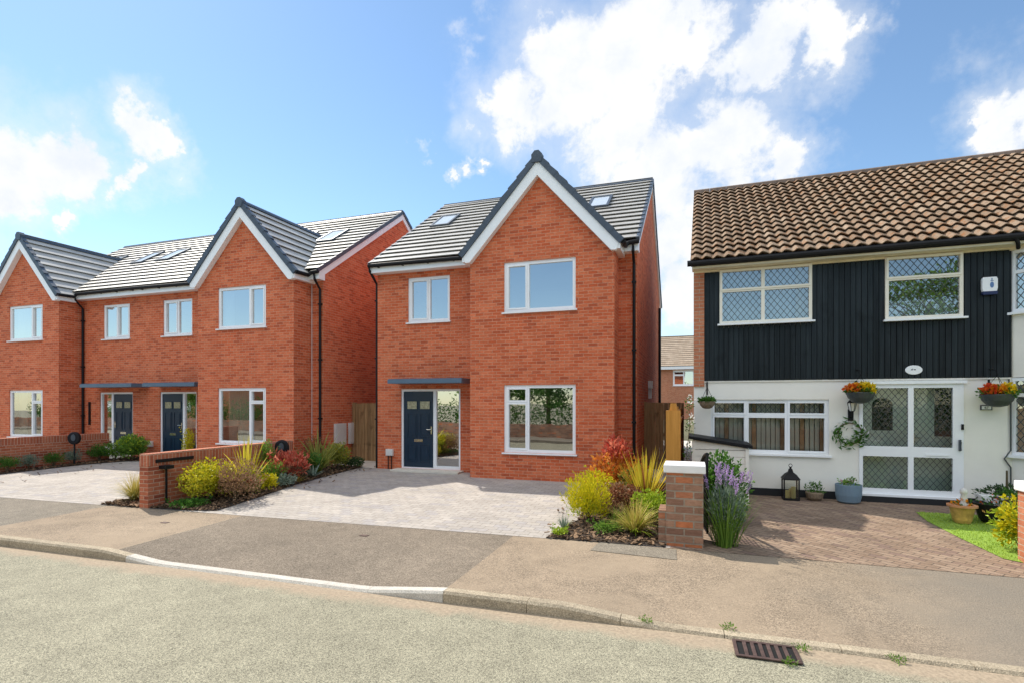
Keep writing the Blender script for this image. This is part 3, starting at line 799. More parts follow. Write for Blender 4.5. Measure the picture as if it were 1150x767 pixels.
# ------------------------------------------------------------------ older house on the right
hR = thing('rendered_house', 'older white rendered house with black upstairs boarding, leaded windows and a brown tiled roof', 'house', (0, 11.82, 0), D(-.9))
XE = 9.2
low = (.33, 2.48, 1.06, 2.15); up1 = (.50, 2.18, 3.68, 4.79); up2 = (3.39, 4.58, 3.62, 4.79); por = (2.98, 4.60, .345, 2.49)
m = MB()
facade(m, 0, 5.29, .375, 2.53, 0, [low, por], .16)
facade(m, .21, XE, 2.53, 4.95, .012, [up1, up2], .16)
m.quad((5.29,0,.05),(XE,0,.05),(XE,0,2.53),(5.29,0,2.53))
m.quad((XE,0,.05),(XE,8,.05),(XE,8,4.95),(XE,0,4.95)); m.quad((XE,8,.05),(0,8,.05),(0,8,4.95),(XE,8,4.95))
m.build('wall', MT['render'], hR)
m = MB()
m.quad((0,8,.05),(0,.001,.05),(0,.001,4.95),(0,8,4.95)); m.add([(0,8,4.95),(0,0,4.95),(0,4.05,7.75)], [(0,1,2)])
m.box(-.004,.205,-.035,-.002,2.42,4.86)
m.build('brick_pier', MT['redbrick'], hR)
m = MB(); facade(m, 0, 5.29, .05, .3745, -.018, [(por[0],por[1],.05,.3745)], .016); m.build('plinth', MT['renderbase'], hR)
m = MB(); m.box(por[0]-.05,por[1]+.05,-.10,.44,.05,.335); m.build('porch_step', MT['renderbase'], hR)
# black boards
m = MB(); x = .215; st = .0935
while x < 5.27:
    e = min(x+st-.010, 5.28); top = 4.76
    zz = [(2.535, top)]
    for o in (up1, up2):
        if e > o[0]+.01 and x < o[1]-.01: zz = [(2.535, o[2]-.005)]
    for (a, b) in zz: m.box(x, e, -.030+R.uniform(-.002,.002), .0, a, b)
    x += st
m.box(.21, 5.285, .001, .011, 2.535, 3.6)
m.box(.21, up1[0], .001, .011, 3.601, 4.76); m.box(up1[1], up2[0], .001, .011, 3.601, 4.76); m.box(up2[1], 5.285, .001, .011, 3.601, 4.76)
m.build('black_cladding', MT['clad'], hR)
m = MB(); m.box(.0,5.28,-.022,-.001,2.505,2.534); m.build('bell_trim', MT['render'], hR)
# windows
def cas(o, xs, tz, f=.055):
    x0, x1, z0, z1 = o; P = []
    e = [x0]+xs+[x1]
    for i in range(len(e)-1):
        a = e[i]+(f if i == 0 else f*.6); b = e[i+1]-(f if i == len(e)-2 else f*.6)
        P.append((a, b, tz+f*.65, z1-f)); P.append((a, b, z0+f, tz-f*.65))
    return P
P = cas(up1, [1.31], 4.36); w1 = window(hR, *up1, 0, P, None, proud=.10, mat='creamframe', gmat='glassold', sashes=[P[0],P[2]], lead=(.115,.15), sillmat='white')
P = cas(up2, [], 4.38); w2 = window(hR, *up2, 0, P, None, proud=.10, mat='creamframe', gmat='glassold', sashes=[P[0]], lead=(.115,.15), sillmat='white')
P = cas(low, [1.01, 1.76], 1.83, .075); w3 = window(hR, *low, 0, P, None, gmat='glassclear', sashes=[P[0],P[1],P[4],P[5]], sillmat='white')
leading(w3, [P[0],P[2],P[4]], .07, (.10,.13))
def drape(o, y, mat, name, w, d=.02, n=None):
    m = MB(); x0, x1, z0, z1 = o; n = n or int((x1-x0)/.02)
    for i in range(n):
        xa, xb = x0+(x1-x0)*i/n, x0+(x1-x0)*(i+1)/n
        m.quad((xa,y+d*math.sin(i*w),z0),(xb,y+d*math.sin((i+1)*w),z0),(xb,y+d*math.sin((i+1)*w),z1),(xa,y+d*math.sin(i*w),z1))
    return m.build(name, mat, hR)
drape((.52,2.16,3.7,4.78), .20, MT['net'], 'net_curtain', .55)
drape((1.92,2.14,3.7,4.78), .14, MT['blind'], 'curtain', .8)
drape((3.41,4.56,3.64,4.0), .22, MT['net'], 'net_curtain', .55)
m = MB(); k = 0; x = .38
while x < 2.42:                  # vertical blind slats
    a = D(28)
    m.obox((x, .24, 1.6), (.045*math.cos(a), .045*math.sin(a), 0), (-.001*math.sin(a), .001*math.cos(a), 0), (0,0,.52), 0 if R.random() > .38 else 1); x += .088; k += 1
m.build('vertical_blind', [MT['blind'], MT['brownblind']], hR)
m = MB()
m.box(.05, XE-.05, .5, 7.8, 2.6, 2.75); m.box(.05, XE-.05, 3.2, 3.3, .2, 4.9); m.box(2.6, 2.7, .2, 3.2, .2, 4.9); m.box(4.9,5.0,.2,3.2,.2,4.9)
m.quad((.05,.2,.2),(XE-.05,.2,.2),(XE-.05,7.8,.2),(.05,7.8,.2)); m.quad((.05,.2,4.9),(XE-.05,.2,4.9),(XE-.05,7.8,4.9),(.05,7.8,4.9))
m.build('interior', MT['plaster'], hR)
# porch: white framed leaded glazing with the real front door behind
px0, px1, pz0, pz1 = por; mu = 3.79; rz0, rz1 = 1.08, 1.27
pan = [(px0+.06,mu-.03,rz1,pz1-.13),(px0+.06,mu-.03,pz0+.13,rz0),(mu+.055,px1-.16,rz1,pz1-.13),(mu+.055,px1-.16,pz0+.13,rz0)]
wp = window(hR, px0, px1, pz0, pz1, 0, pan, None, gmat='glassclear', lead=(.105,.135), sill=False, proud=.06)
wp.name = 'porch_glazing'
m = MB(); m.box(px0-.03,px1+.04,-.06,-.027,pz1-.055,pz1+.0); m.build('header', MT['white'], wp); m = MB(); m.box(px0-.03,px1+.03,-.09,-.027,pz0-.05,pz0+.03); m.build('threshold', MT['white'], wp)
m = MB(); m.box(4.52,4.55,-.07,-.027,1.22,1.42); m.tube([(4.535,-.05,1.24),(4.535,-.10,1.24),(4.535,-.10,1.38),(4.535,-.05,1.38)], .010, 8); m.build('handle', MT['gunmetal'], wp)
m = MB(); m.box(4.03,4.38,-.036,-.0265,1.115,1.15); m.build('letterbox', MT['white'], wp)
m = MB(); m.box(4.56,4.595,-.05,-.027,1.60,1.70); m.build('doorbell', MT['black'], wp)
m = MB(); m.quad((2.85,.16,.34),(2.85,.45,.34),(2.85,.45,2.6),(2.85,.16,2.6)); m.quad((4.75,.45,.34),(4.75,.16,.34),(4.75,.16,2.6),(4.75,.45,2.6))
facade(m, 2.85, 4.75, .34, 2.6, .45, [(3.28,3.62,1.55,2.2),(4.32,4.66,1.45,2.35),(2.9,3.06,1.4,2.35)], .03)
m.quad((2.85,.16,2.58),(4.75,.16,2.58),(4.75,.45,2.58),(2.85,.45,2.58)); m.quad((2.85,.16,.345),(4.75,.16,.345),(4.75,.45,.345),(2.85,.45,.345))
m.box(3.14,4.20,.425,.449,.36,2.40)
pw = m.build('porch_inside', MT['sage'], hR)
m = MB(); n = 8
arc = [(3.30,1.55),(3.64,1.55),(3.64,2.05)] + [(3.47+.17*math.cos(a), 2.05+.13*math.sin(a)) for a in [math.pi*i/n for i in range(1, n)]] + [(3.30,2.05)]
m.prism(arc, 'y', .415, .4245); m.build('inner_pane_or_reflection', MT['black'], pw)
m = MB(); m.box(4.33,4.65,.455,.475,1.45,2.35); m.build('inner_pane_or_reflection', MT['black'], pw)  # black panel painted in for a dark reflection in the porch glass
m = MB(); m.box(2.91,3.05,.455,.475,1.4,2.35); m.build('inner_pane_or_reflection', MT['black'], pw)
m = MB(); m.box(3.96,3.99,.40,.4245,1.30,1.50); m.tube([(3.975,.40,1.42),(3.975,.36,1.42),(4.07,.36,1.42)], .01, 6); m.build('handle', MT['brass'], pw)
# eaves
m = MB(); m.box(-.03, XE, -.30, .0, 4.80, 4.835); m.box(-.03, XE, -.302, -.28, 4.8355, 4.90)
m.box(.0, 5.29, -.045, -.001, 4.765, 4.799)
m.build('soffit', MT['cream'], hR)
m = MB(); m.tube([(-.12,-.36,4.90),(5.2,-.36,4.915),(XE,-.36,4.925)], .06, 10); m.box(-.05, XE, -.335, -.305, 4.84, 4.93)
m.tube([(5.20,-.36,4.87),(5.24,-.33,4.80),(5.30,-.20,4.74)], .03, 8)
m.build('gutter', MT['black'], hR)
# pantile roof: rolled tiles in stepped courses, front and back
ry, rz_, e0, ez0 = 4.05, 7.96, -.37, 4.955
sl = math.atan2(rz_-ez0, ry-e0); L = math.hypot(rz_-ez0, ry-e0); c_, s_ = math.cos(sl), math.sin(sl)
m = MB(); n = 17; pit = .205; sub = 8
def prof(x):
    p = (x/pit) % 1
    return .024*math.sin(2*math.pi*p) + .006*math.sin(4*math.pi*p+.5)
for side in (0, 1):
    for i in range(n):
        s0, s1 = L*i/n - (.02 if i == 0 else 0), L*(i+1)/n+.01
        nx = int((XE+.06)/(pit/sub))
        V = []; F = []; UV = []
        jj = {}
        for k in range(nx+1):
            x = -.06 + k*pit/sub; col_ = int((x+.06)//pit)
            jz = jj.setdefault(col_, R.uniform(-.004,.008)); z = prof(x)
            for (s, hgt) in ((s0+.10, -.014), (s0+.10, .040+jz), (s0, .040+jz), (s0, .056+jz), (s1+(.13 if i < n-1 else -.02), -.016)):
                zz = hgt+z
                y = e0+s*c_-zz*s_; Z = ez0+s*s_+zz*c_
                V.append((x, y if not side else 2*ry-y, Z))
        for k in range(nx):
            a = 5*k; b = 5*(k+1); x = k*pit/sub
            q4 = [(a+j,b+j,b+j+1,a+j+1) for j in range(4)]
            F += q4 if not side else [q[::-1] for q in q4]
            xa, xb = x, x+pit/sub
            u = [[(xa,s0),(xb,s0),(xb,s0+.01),(xa,s0+.01)]]*3+[[(xa,s0+.01),(xb,s0+.01),(xb,s1-.011),(xa,s1-.011)]]
            UV += u if not side else [q[::-1] for q in u]
        m.add(V, F, 0, UV)
m.build('roof', MT['pantile'], hR)
m = MB(); x = -.06
while x < XE-.01:
    e = min(x+.42, XE)
    m.prism([(ry-.12,rz_-.07),(ry-.09,rz_+.02),(ry-.03,rz_+.06),(ry+.03,rz_+.06),(ry+.09,rz_+.02),(ry+.12,rz_-.07)], 'x', x, e-.008)
    x = e
m.build('ridge', MT['ridgebrown'], hR)
m = MB(); m.add([(-.02,e0+.05,ez0-.02),(-.02,ry,rz_-.03),(-.02,ry*2-e0-.05,ez0-.02),(-.02,ry,ez0+.3)], [(0,1,2,3)]); m.build('verge_mortar', MT['concrete'], hR)
# bay on the far right
bx, by = 5.30, .0
for (z0, z1, nm) in ((.05, 1.12, 'a'), (2.56, 3.56, 'b')):
    pass
m = MB()
A = (5.30, .0); B = (5.72, -.50); Cc = (7.6, -.50); Dd = (8.0, .0)
def seg(m, a, b, z0, z1, t=0): m.quad((a[0],a[1],z0),(b[0],b[1],z0),(b[0],b[1],z1),(a[0],a[1],z1))
for (za, zb) in ((.05, 1.15), (2.53, 3.62)):
    m = MB()
    for (a, b) in ((A,B),(B,Cc),(Cc,Dd)): seg(m, a, b, za, zb)
    m.add([(*A,zb),(*B,zb),(*Cc,zb),(*Dd,zb)], [(0,1,2,3)])
    m.build('bay_wall', MT['render'], hR)
def bay_face(a, b, z0, z1, tz, nmull=1):
    a = Vector((*a, 0)); b = Vector((*b, 0)); d = (b-a); Ln = d.length; d.normalize(); nn = Vector((d.y, -d.x, 0))
    e = bpy.data.objects.new
    fr = MB(); gl = MB(); ld = MB(); f = .055
    def bar(x0, x1, za, zb, y0=-.01, y1=.05):
        c = a + d*((x0+x1)/2) - nn*((y0+y1)/2); fr.obox((c.x,c.y,(za+zb)/2), d*((x1-x0)/2), nn*((y1-y0)/2), (0,0,(zb-za)/2))
    bar(0, f, z0, z1); bar(Ln-f, Ln, z0, z1); bar(f, Ln-f, z0, z0+f); bar(f, Ln-f, z1-f, z1); bar(f, Ln-f, tz-.03, tz+.03)
    xs = [f+(Ln-2*f)*i/nmull for i in range(nmull+1)]
    for x in xs[1:-1]: bar(x-.03, x+.03, z0+f, tz-.03); bar(x-.03, x+.03, tz+.03, z1-f)
    bar(-.06, Ln+.06, z0-.045, z0-.002, -.08, .04)
    w = fr.build('bay_window', MT['white'], hR)
    def pt(x, z, o): p = a+d*x-nn*o; return (p.x, p.y, z)
    gl.quad(pt(f,z0+f,.025), pt(Ln-f,z0+f,.025), pt(Ln-f,z1-f,.025), pt(f,z1-f,.025)); gl.build('pane', MT['glassold'], w)
    W, H = Ln-2*f, z1-z0-2*f; sx, sz = .115, .15; k = sz/sx
    for sgn in (1,-1):
        for i in range(-40, 40):
            off = i*sz; xs_ = sorted([(0-off)/(sgn*k), (H-off)/(sgn*k)]); t0, t1 = max(0, xs_[0]), min(W, xs_[1])
            if t1-t0 < .01: continue
            p = Vector(pt(f+t0, z0+f+sgn*k*t0+off, .019)); q = Vector(pt(f+t1, z0+f+sgn*k*t1+off, .019)); dr = (q-p)
            up = dr.normalized().cross(nn)*.0045
            ld.obox((p+q)/2, dr/2, up, nn*(.003 if sgn > 0 else .0036))
    ld.build('leading', MT['lead'], w)
for (a, b, nm) in ((A,B,1),(B,Cc,3),(Cc,Dd,1)):
    bay_face(a, b, 1.17, 2.52, 2.22, nm); bay_face(a, b, 3.66, 4.74, 4.36, nm)
m = MB(); m.prism([(5.24,.0),(5.69,-.56),(7.63,-.56),(8.06,.0)], 'z', 4.742, 4.798); m.build('bay_roof', MT['cream'], hR)
m = MB(); m.prism([(5.55,.10),(5.80,-.30),(7.5,-.30),(7.7,.10)], 'z', 1.2, 4.7); m.build('net_curtain', MT['net'], hR)
m = MB(); m.tube([(5.24,-.03,2.50),(5.27,-.03,2.3),(5.27,-.03,1.25),(5.18,-.03,1.1),(5.27,-.03,.95),(5.27,-.03,.3)], .012, 6); m.build('cable', MT['lead'], hR)

Rr = Matrix.Rotation(D(-.9), 3, 'Z')
def rw(x, y, z): p = Rr @ Vector((x, y, z)); return (p.x, p.y+11.82, p.z)
# things fixed to the old house
t = thing('alarm_box', 'white and blue burglar alarm box high on the black boarding', 'alarm box', rw(4.95,-.034,2.98), D(-.9))
m = MB(); m.prism([(-.125,.05),(.125,.05),(.14,.12),(.14,.30),(.12,.345),(-.12,.345),(-.14,.30),(-.14,.12)], 'y', -.08, 0); t1 = m.build('cover', MT['white'], t, bevel=.012)
m = MB(); m.prism([(-.12,-.01),(.12,-.01),(.14,.02),(.13,.058),(-.13,.058),(-.14,.02)], 'y', -.086, -.0); m.build('base', MT['navybase'], t, bevel=.006)
m = MB(); m.prism([(.03+.035*math.cos(a), .185+.06*math.sin(a)) for a in [i*math.pi/8 for i in range(16)]], 'y', -.0835, -.0815)
m.box(.022,.038,-.0835,-.0815,.255,.32); m.box(.0,.06,-.0845,-.0836,.262,.272); m.build('emblem', MT['blueprint'], t1)
t.location = rw(4.95,-.034,3.99); t.scale = (.80,.9,.88)
def text_part(s, size, mat, parent, loc, rot=(math.pi/2,0,0), name='lettering'):
    cu = bpy.data.curves.new('txt', 'FONT'); cu.body = s; cu.size = size; cu.align_x = 'CENTER'; cu.align_y = 'CENTER'; cu.extrude = .002
    o = bpy.data.objects.new('txt', cu); C.objects.link(o)
    me = bpy.data.meshes.new_from_object(o.evaluated_get(bpy.context.evaluated_depsgraph_get()))
    bpy.data.objects.remove(o)
    me.materials.clear(); me.materials.append(mat)
    q = bpy.data.objects.new(name, me); C.objects.link(q); q.parent = parent; q.location = loc; q.rotation_euler = rot
    return q
t = thing('oval_plaque', 'small white oval plaque at the foot of the black boarding', 'plaque', rw(3.84,-.032,2.69), D(-.9))
m = MB(); m.prism([(.135*math.cos(a), .085*math.sin(a)) for a in [i*math.pi/14 for i in range(28)]], 'y', -.02, 0); t1 = m.build('plate', MT['white'], t, bevel=.006)
m = MB(); m.prism([(-.05,.0),(-.02,-.005),(-.02,.03)], 'y', -.0225, -.0205); m.box(-.005,.03,-.0225,-.0205,-.002,.012); m.build('marking', MT['ink'], t1)
t = thing('number_plaque', 'small framed house number plaque under the orange and yellow hanging basket', 'plaque', rw(4.93,-.002,2.0), D(-.9))
m = MB(); m.box(-.085,.085,-.018,0,-.045,.045); t1 = m.build('plate', MT['ink'], t); m = MB(); m.box(-.068,.068,-.021,-.0185,-.03,.03); m.build('face', MT['white'], t1)
text_part('67', .06, MT['ink'], t1, (0,-.0235,0))

# ------------------------------------------------------------------ plants
def leaf(m, p, d, l, w, side=None):
    d = Vector(d); d.normalize()
    s = d.cross(Vector((R.uniform(-1,1), R.uniform(-1,1), R.uniform(-1,1))))
    if s.length < 1e-3: s = Vector((1,0,0))
    s.normalize(); nn = d.cross(s)*(w*.35); p = Vector(p)
    m.add([p, p+d*l*.5+s*w*.5+nn, p+d*l, p+d*l*.5-s*w*.5+nn], [(0,1,2,3)])
def foliage(m, c, r, n, l, w, up=.4, lump=.25, shell=.45, k=1.0):
    n = int(n*k); lump *= 1.6
    lum = [(Vector((R.gauss(0,1), R.gauss(0,1), R.gauss(0,1))).normalized(), R.uniform(.2,1)) for _ in range(9)]
    for _ in range(n):
        d = Vector((R.gauss(0,1), R.gauss(0,1), R.gauss(0,1))).normalized()
        if d.z < -.75: d.z *= .6
        kk = 1 + lump*max((d.dot(q)-.55)*2.2*a for q, a in lum) - lump*.5
        rad = kk*(R.random()**shell if R.random() < .75 else R.random())
        p = Vector((c[0]+d.x*r[0]*rad, c[1]+d.y*r[1]*rad, c[2]+d.z*r[2]*rad))
        dd = Vector((d.x, d.y, d.z+up)) + Vector((R.gauss(0,.55), R.gauss(0,.55), R.gauss(0,.45)))
        leaf(m, p, dd, l*R.uniform(.6,1.25), w*R.uniform(.7,1.2))
def blades(m, c, n, L, w, spread=.6, droop=.5, base=.05):
    for i in range(n):
        a = R.uniform(0, 6.28); t = R.uniform(.05, spread); ln = L*R.uniform(.55, 1.05); ww = w*R.uniform(.7,1.2)
        d = Vector((math.cos(a)*t, math.sin(a)*t, 1)).normalized(); s = Vector((-math.sin(a), math.cos(a), 0))
        s = (s + Vector((R.uniform(-.6,.6), R.uniform(-.6,.6), 0))).normalized()
        p = Vector((c[0]+math.cos(a)*base*R.random(), c[1]+math.sin(a)*base*R.random(), c[2]))
        V = []; seg = 5; pos = p.copy(); dr = d.copy(); dp = droop*R.uniform(.3,1.2)
        for k in range(seg+1):
            f = k/seg; hw = ww*.5*(1-f**2.2)*(.7+.3*math.sin(min(1,f*2)*1.57))
            V += [pos - s*hw, pos + s*hw]
            dr = (dr + Vector((math.cos(a)*t*dp*.35, math.sin(a)*t*dp*.35, -dp*.28*f))).normalized()
            pos = pos + dr*(ln/seg)
        m.add(V, [(2*k, 2*k+1, 2*k+3, 2*k+2) for k in range(seg)])
def stems(m, c, n, h, sp, r=.006):
    for i in range(n):
        a = R.uniform(0,6.28); t = R.uniform(.1,1)*sp; hh = h*R.uniform(.7,1)
        m.tube([(c[0],c[1],c[2]-.02),(c[0]+math.cos(a)*t*.4,c[1]+math.sin(a)*t*.4,c[2]+hh*.5),(c[0]+math.cos(a)*t,c[1]+math.sin(a)*t,c[2]+hh)], [r,r*.8,r*.4], 5)
def stray(m, r, h, n, l, w):
    # shoots that break out of the dome
    for i in range(10):
        a = R.uniform(0,6.28); q = R.uniform(.3,1.0)*r; b = Vector((math.cos(a)*q, math.sin(a)*q, h*R.uniform(.35,.85)))
        d = Vector((math.cos(a)*R.uniform(.1,.9), math.sin(a)*R.uniform(.1,.9), 1)).normalized(); ln = R.uniform(.12,.32)*(h+.2)
        for k in range(int(7+n/130)):
            f = R.random(); leaf(m, b+d*ln*f, d*.6+Vector((R.gauss(0,.7),R.gauss(0,.7),R.gauss(.1,.5))), l*1.05*R.uniform(.7,1.2), w*1.1)
def shrub(name, label, cat, u, v, r, h, col, n, l=.05, w=.03, up=.4, group=None, stem='stem', lump=.3, extra=None, lift=.08):
    z = gz(v)+.03
    t = thing(name, label, cat, (u, v, z), R.uniform(0,6), group)
    m = MB(); foliage(m, (0,0,lift*.5+h*.46), (r, r*.95, h*.56), n, l*1.05, w*1.2, up, lump, k=1.9); stray(m, r, h, n, l, w); m.build('foliage', LF[col], t)
    if extra:
        m = MB(); foliage(m, (0,0,lift*.5+h*extra[3]), (r*extra[2], r*extra[2], h*extra[4]), extra[1], l, w*1.15, up, lump, k=1.7); m.build('young_leaves', LF[extra[0]], t)
    m = MB(); stems(m, (0,0,0), 9, h*.7, r*.7, .007); m.build('stems', MT[stem], t)
    return t
def spiky(name, label, cat, u, v, L, n, w, col, group=None, spread=.7, droop=.5, col2=None):
    t = thing(name, label, cat, (u, v, gz(v)+.03), 0, group)
    m = MB(); blades(m, (0,0,0), n, L, w, spread, droop); m.build('leaves', LF[col], t)
    if col2: m = MB(); blades(m, (0,0,0), n//2, L*.8, w, spread*1.2, droop*1.6); m.build('old_leaves', LF[col2], t)
    return t
GB = 'plants in the bed by the garden wall'; GR = 'plants in the bed beside the brick gate pier'; GW = 'plants along the far left wall'
# centre bed
shrub('euonymus_shrub', 'large yellow-green variegated shrub just behind the end of the low brick wall', 'shrub', -8.90, 7.98, .54, .70, 'yellowgreen', 1500, .05, .034, group=GB, extra=('brightyellow',420,1.0,.62,.5))
shrub('heather_shrub', 'twiggy brown shrub at the front corner of the bed, right of the yellow-green one', 'shrub', -8.40, 8.06, .50, .76, 'brown', 1300, .042, .02, .9, group=GB)
spiky('cordyline', 'spiky yellow-bladed plant standing above the low brick wall', 'plant', -9.02, 8.95, 1.25, 60, .055, 'blade', GB, .95, .35)
shrub('euphorbia', 'rounded pale yellow-green plant below the spiky yellow blades', 'shrub', -8.72, 8.62, .27, .46, 'lime', 560, .05, .022, .8, group=GB, extra=('yellowgreen',350,.95,.75,.35))
shrub('ground_ivy', 'low dark green creeper on the mulch below the big yellow-green shrub', 'plant', -8.85, 7.45, .34, .10, 'green', 260, .05, .03, group=GB, lift=.02)
shrub('silver_spurge', 'low grey-green mound between the red-leaved shrub and the drive edge', 'plant', -8.72, 9.75, .24, .24, 'silver', 320, .05, .02, group=GB, lift=.03)
shrub('bronze_fern', 'bronze tufted plant in front of the brown and purple leafy plants', 'plant', -1.30, 8.75, .24, .26, 'brown', 300, .06, .02, 1.0, group=GR, lift=.03)
shrub('spreading_thyme', 'low green spreading plant between the striped sedge and golden shrub', 'plant', -1.22, 7.95, .26, .12, 'midgreen', 260, .04, .02, group=GR, lift=.02)
shrub('young_photinia', 'small red-tipped green shrub between the brown shrub and the golden mound', 'shrub', -8.55, 8.6, .20, .34, 'olive', 260, .06, .03, group=GB, extra=('red',60,1.0,.7,.3))
spiky('green_sedge', 'fine green grassy tuft in front of the narrow conifer', 'grass tuft', -9.15, 9.6, .5, 120, .014, 'lime', GB, .8, .6)
shrub('green_perennial', 'upright mid green leafy clump between the yellow-green plants', 'shrub', -8.95, 9.65, .26, .50, 'midgreen', 420, .06, .018, 1.2, group=GB, stem='stemg')
shrub('golden_mound', 'low golden yellow mound at the edge of the paved drive', 'shrub', -8.62, 9.15, .22, .36, 'brightyellow', 420, .045, .022, group=GB)
shrub('dwarf_conifer', 'narrow bright green conifer rising just above the low brick wall', 'conifer', -9.35, 9.9, .17, .95, 'midgreen', 800, .045, .018, 1.5, group=GB, lump=.1)
shrub('photinia', 'bushy red-leaved shrub in front of the black charger on the brick wall', 'shrub', -9.05, 10.15, .50, .66, 'red', 640, .105, .042, .8, group=GB, extra=('brown',260,.95,.35,.4))
shrub('green_shrub', 'dense dark-to-mid green shrub right of the red-leaved one', 'shrub', -9.35, 11.2, .42, .50, 'green', 620, .07, .035, group=GB)
spiky('flax', 'olive strappy clump near the white meter boxes', 'plant', -9.30, 11.6, 1.25, 90, .05, 'olive', GB, .9, .7)
shrub('choisya', 'yellow-green bush beneath the white meter boxes', 'shrub', -9.20, 12.25, .36, .66, 'olive', 560, .07, .03, group=GB, extra=('yellowgreen',240,.95,.6,.45))
shrub('burgundy_shrub', 'dark red shrub half hidden behind the olive strappy clump', 'shrub', -9.95, 12.2, .34, .85, 'redbrown', 420, .06, .025, .9, group=GB)
spiky('silver_rosette', 'silvery blue-green broad leaved rosette at the drive edge', 'plant', -9.0, 11.0, .42, 26, .075, 'silver', GB, 1.3, .8)
shrub('dark_groundcover', 'low dark leaved plants at the tip of the bed by the side gate', 'plant', -9.05, 12.7, .34, .24, 'dark', 420, .05, .025, group=GB)
spiky('low_grass', 'small green grassy tuft at the tip of the bed near the gate', 'grass tuft', -9.0, 13.0, .30, 60, .012, 'olive', GB, 1.0, .8)
spiky('small_rosette', 'small pale strappy plant below the red-leaved shrub', 'plant', -8.80, 10.25, .36, 30, .03, 'straw', GB, 1.2, .9)
shrub('wall_conifer', 'small yellow conifer by the front door behind the low brick wall', 'conifer', -14.62, 12.25, .17, 1.0, 'brightyellow', 520, .05, .02, 1.4, lump=.1)
spiky('grass_tuft', 'straw-yellow ornamental grass tuft left of the end of the low wall', 'grass tuft', -10.38, 7.55, .66, 340, .010, 'straw', None, .9, .9, 'olive')
# far left wall and the terrace front
shrub('lavender_clump', 'dark green clump at the corner where the far left wall meets the house', 'shrub', -17.72, 11.75, .34, .46, 'green', 700, .05, .018, 1.2, group=GW)
shrub('flowering_shrub', 'low shrub with white flowers before the left front door', 'shrub', -17.5, 12.05, .36, .52, 'midgreen', 620, .06, .03, group=GW, extra=('white',90,1.0,.5,.4))
shrub('laurel', 'bright green bushy shrub below the left-hand navy door', 'shrub', -17.0, 12.3, .46, .68, 'midgreen', 900, .085, .038, group=GW, extra=('lime',300,1.0,.65,.45))
for (u, v, col, r, lb) in ((-17.72,9.35,'green',.30,'green tuft at the far left edge against the brick wall'), (-17.72,9.85,'grey',.24,'grey-green tuft left of the middle of the far left wall'), (-17.70,10.45,'green',.30,'darker green tuft near the middle of the far left wall'), (-17.68,10.95,'grey',.24,'grey tuft beside the post-mounted charger on the far left wall')):
    shrub('lavender_tuft', lb, 'plant', u, v, r, .38, col, 420, .05, .014, 1.4, group=GW)
# right bed
shrub('golden_shrub', 'big bright yellow feathery shrub at the left of the bed by the brick pier', 'shrub', -1.62, 8.45, .40, .68, 'brightyellow', 1700, .055, .014, 1.6, group=GR, extra=('lime',300,.8,.25,.3), lump=.15)
shrub('golden_spirea', 'smaller bright yellow shrub behind the big feathery one', 'shrub', -1.62, 9.55, .36, .66, 'brightyellow', 700, .05, .026, group=GR)
spiky('blue_fescue', 'small silver-blue tuft at the left tip of the bed', 'grass tuft', -1.88, 8.0, .24, 70, .010, 'grey', GR, 1.0, .6)
shrub('creeping_plant', 'flat lime green creeper on the bark at the pavement corner', 'plant', -1.85, 7.58, .14, .07, 'lime', 110, .04, .022, group=GR, lift=.01)
shrub('red_photinia', 'tall orange-red leaved shrub at the back of the bed against the house', 'shrub', -1.42, 10.35, .50, .88, 'orange', 520, .115, .046, .9, group=GR, extra=('red',200,.55,1.0,.3))
shrub('heuchera', 'brownish purple leafy plants in the middle of the bed', 'plant', -1.20, 9.2, .50, .46, 'redbrown', 760, .05, .038, group=GR, extra=('brown',350,1.0,.6,.5))
shrub('yellow_flowered_shrub', 'green and orange leaved shrub left of the tall yellow blades', 'shrub', -1.05, 10.0, .34, .66, 'olive', 460, .06, .03, group=GR, extra=('orange',160,1.0,.7,.4))
spiky('yellow_flax', 'tall yellow sword-leaved plant beside the white-capped brick pier', 'plant', -.80, 9.6, 1.12, 80, .045, 'blade', GR, .55, .25, 'redbrown')
shrub('lime_euonymus', 'lime green shrub close behind the brick pier', 'shrub', -.62, 8.75, .33, .44, 'lime', 520, .055, .034, group=GR)
spiky('variegated_sedge', 'striped cream and green sedge tuft in front of the brick pier', 'grass tuft', -.82, 7.98, .58, 300, .014, 'straw', GR, .9, .9, 'lime')
spiky('green_iris', 'small green strappy tuft in the middle of the bark mulch', 'plant', -1.18, 8.45, .30, 26, .025, 'midgreen', GR, .7, .4)
# lavender by the drive
t = thing('lavender', 'tall purple-flowered lavender spilling from the right side of the brick pier', 'lavender', (.40, 7.78, gz(7.8)))
m = MB(); blades(m, (0,0,0), 300, .84, .014, .42, .5, .16); m.build('stems', LF['midgreen'], t)
m = MB(); foliage(m, (0,0,.46), (.27,.27,.40), 2100, .065, .018, 1.2, .4); m.build('foliage', LF['grey'], t)
m = MB(); st_ = MB()
for i in range(34):
    a = R.uniform(0,6.28); q = R.uniform(.05,.26)
    if i > 24: q = R.uniform(.22,.40)
    p = Vector((math.cos(a)*q, math.sin(a)*q, R.uniform(.84,1.06)-q*.55)); d = Vector((math.cos(a)*q*1.0, math.sin(a)*q*1.0, .9)).normalized()
    st_.tube([p-d*.35, p+d*.1], [.003,.002], 4)
    for k in range(22):
        s = p + d*(k/22*.15); leaf(m, s, (R.gauss(0,1), R.gauss(0,1), .6), .026, .018)
m.build('flowers', LF['purple'], t); st_.build('flower_stalks', LF['grey'], t)
shrub('bay_shrub', 'dark green glossy shrub behind the lavender by the storage box', 'shrub', .42, 8.95, .36, 1.05, 'green', 950, .075, .034, group=None)
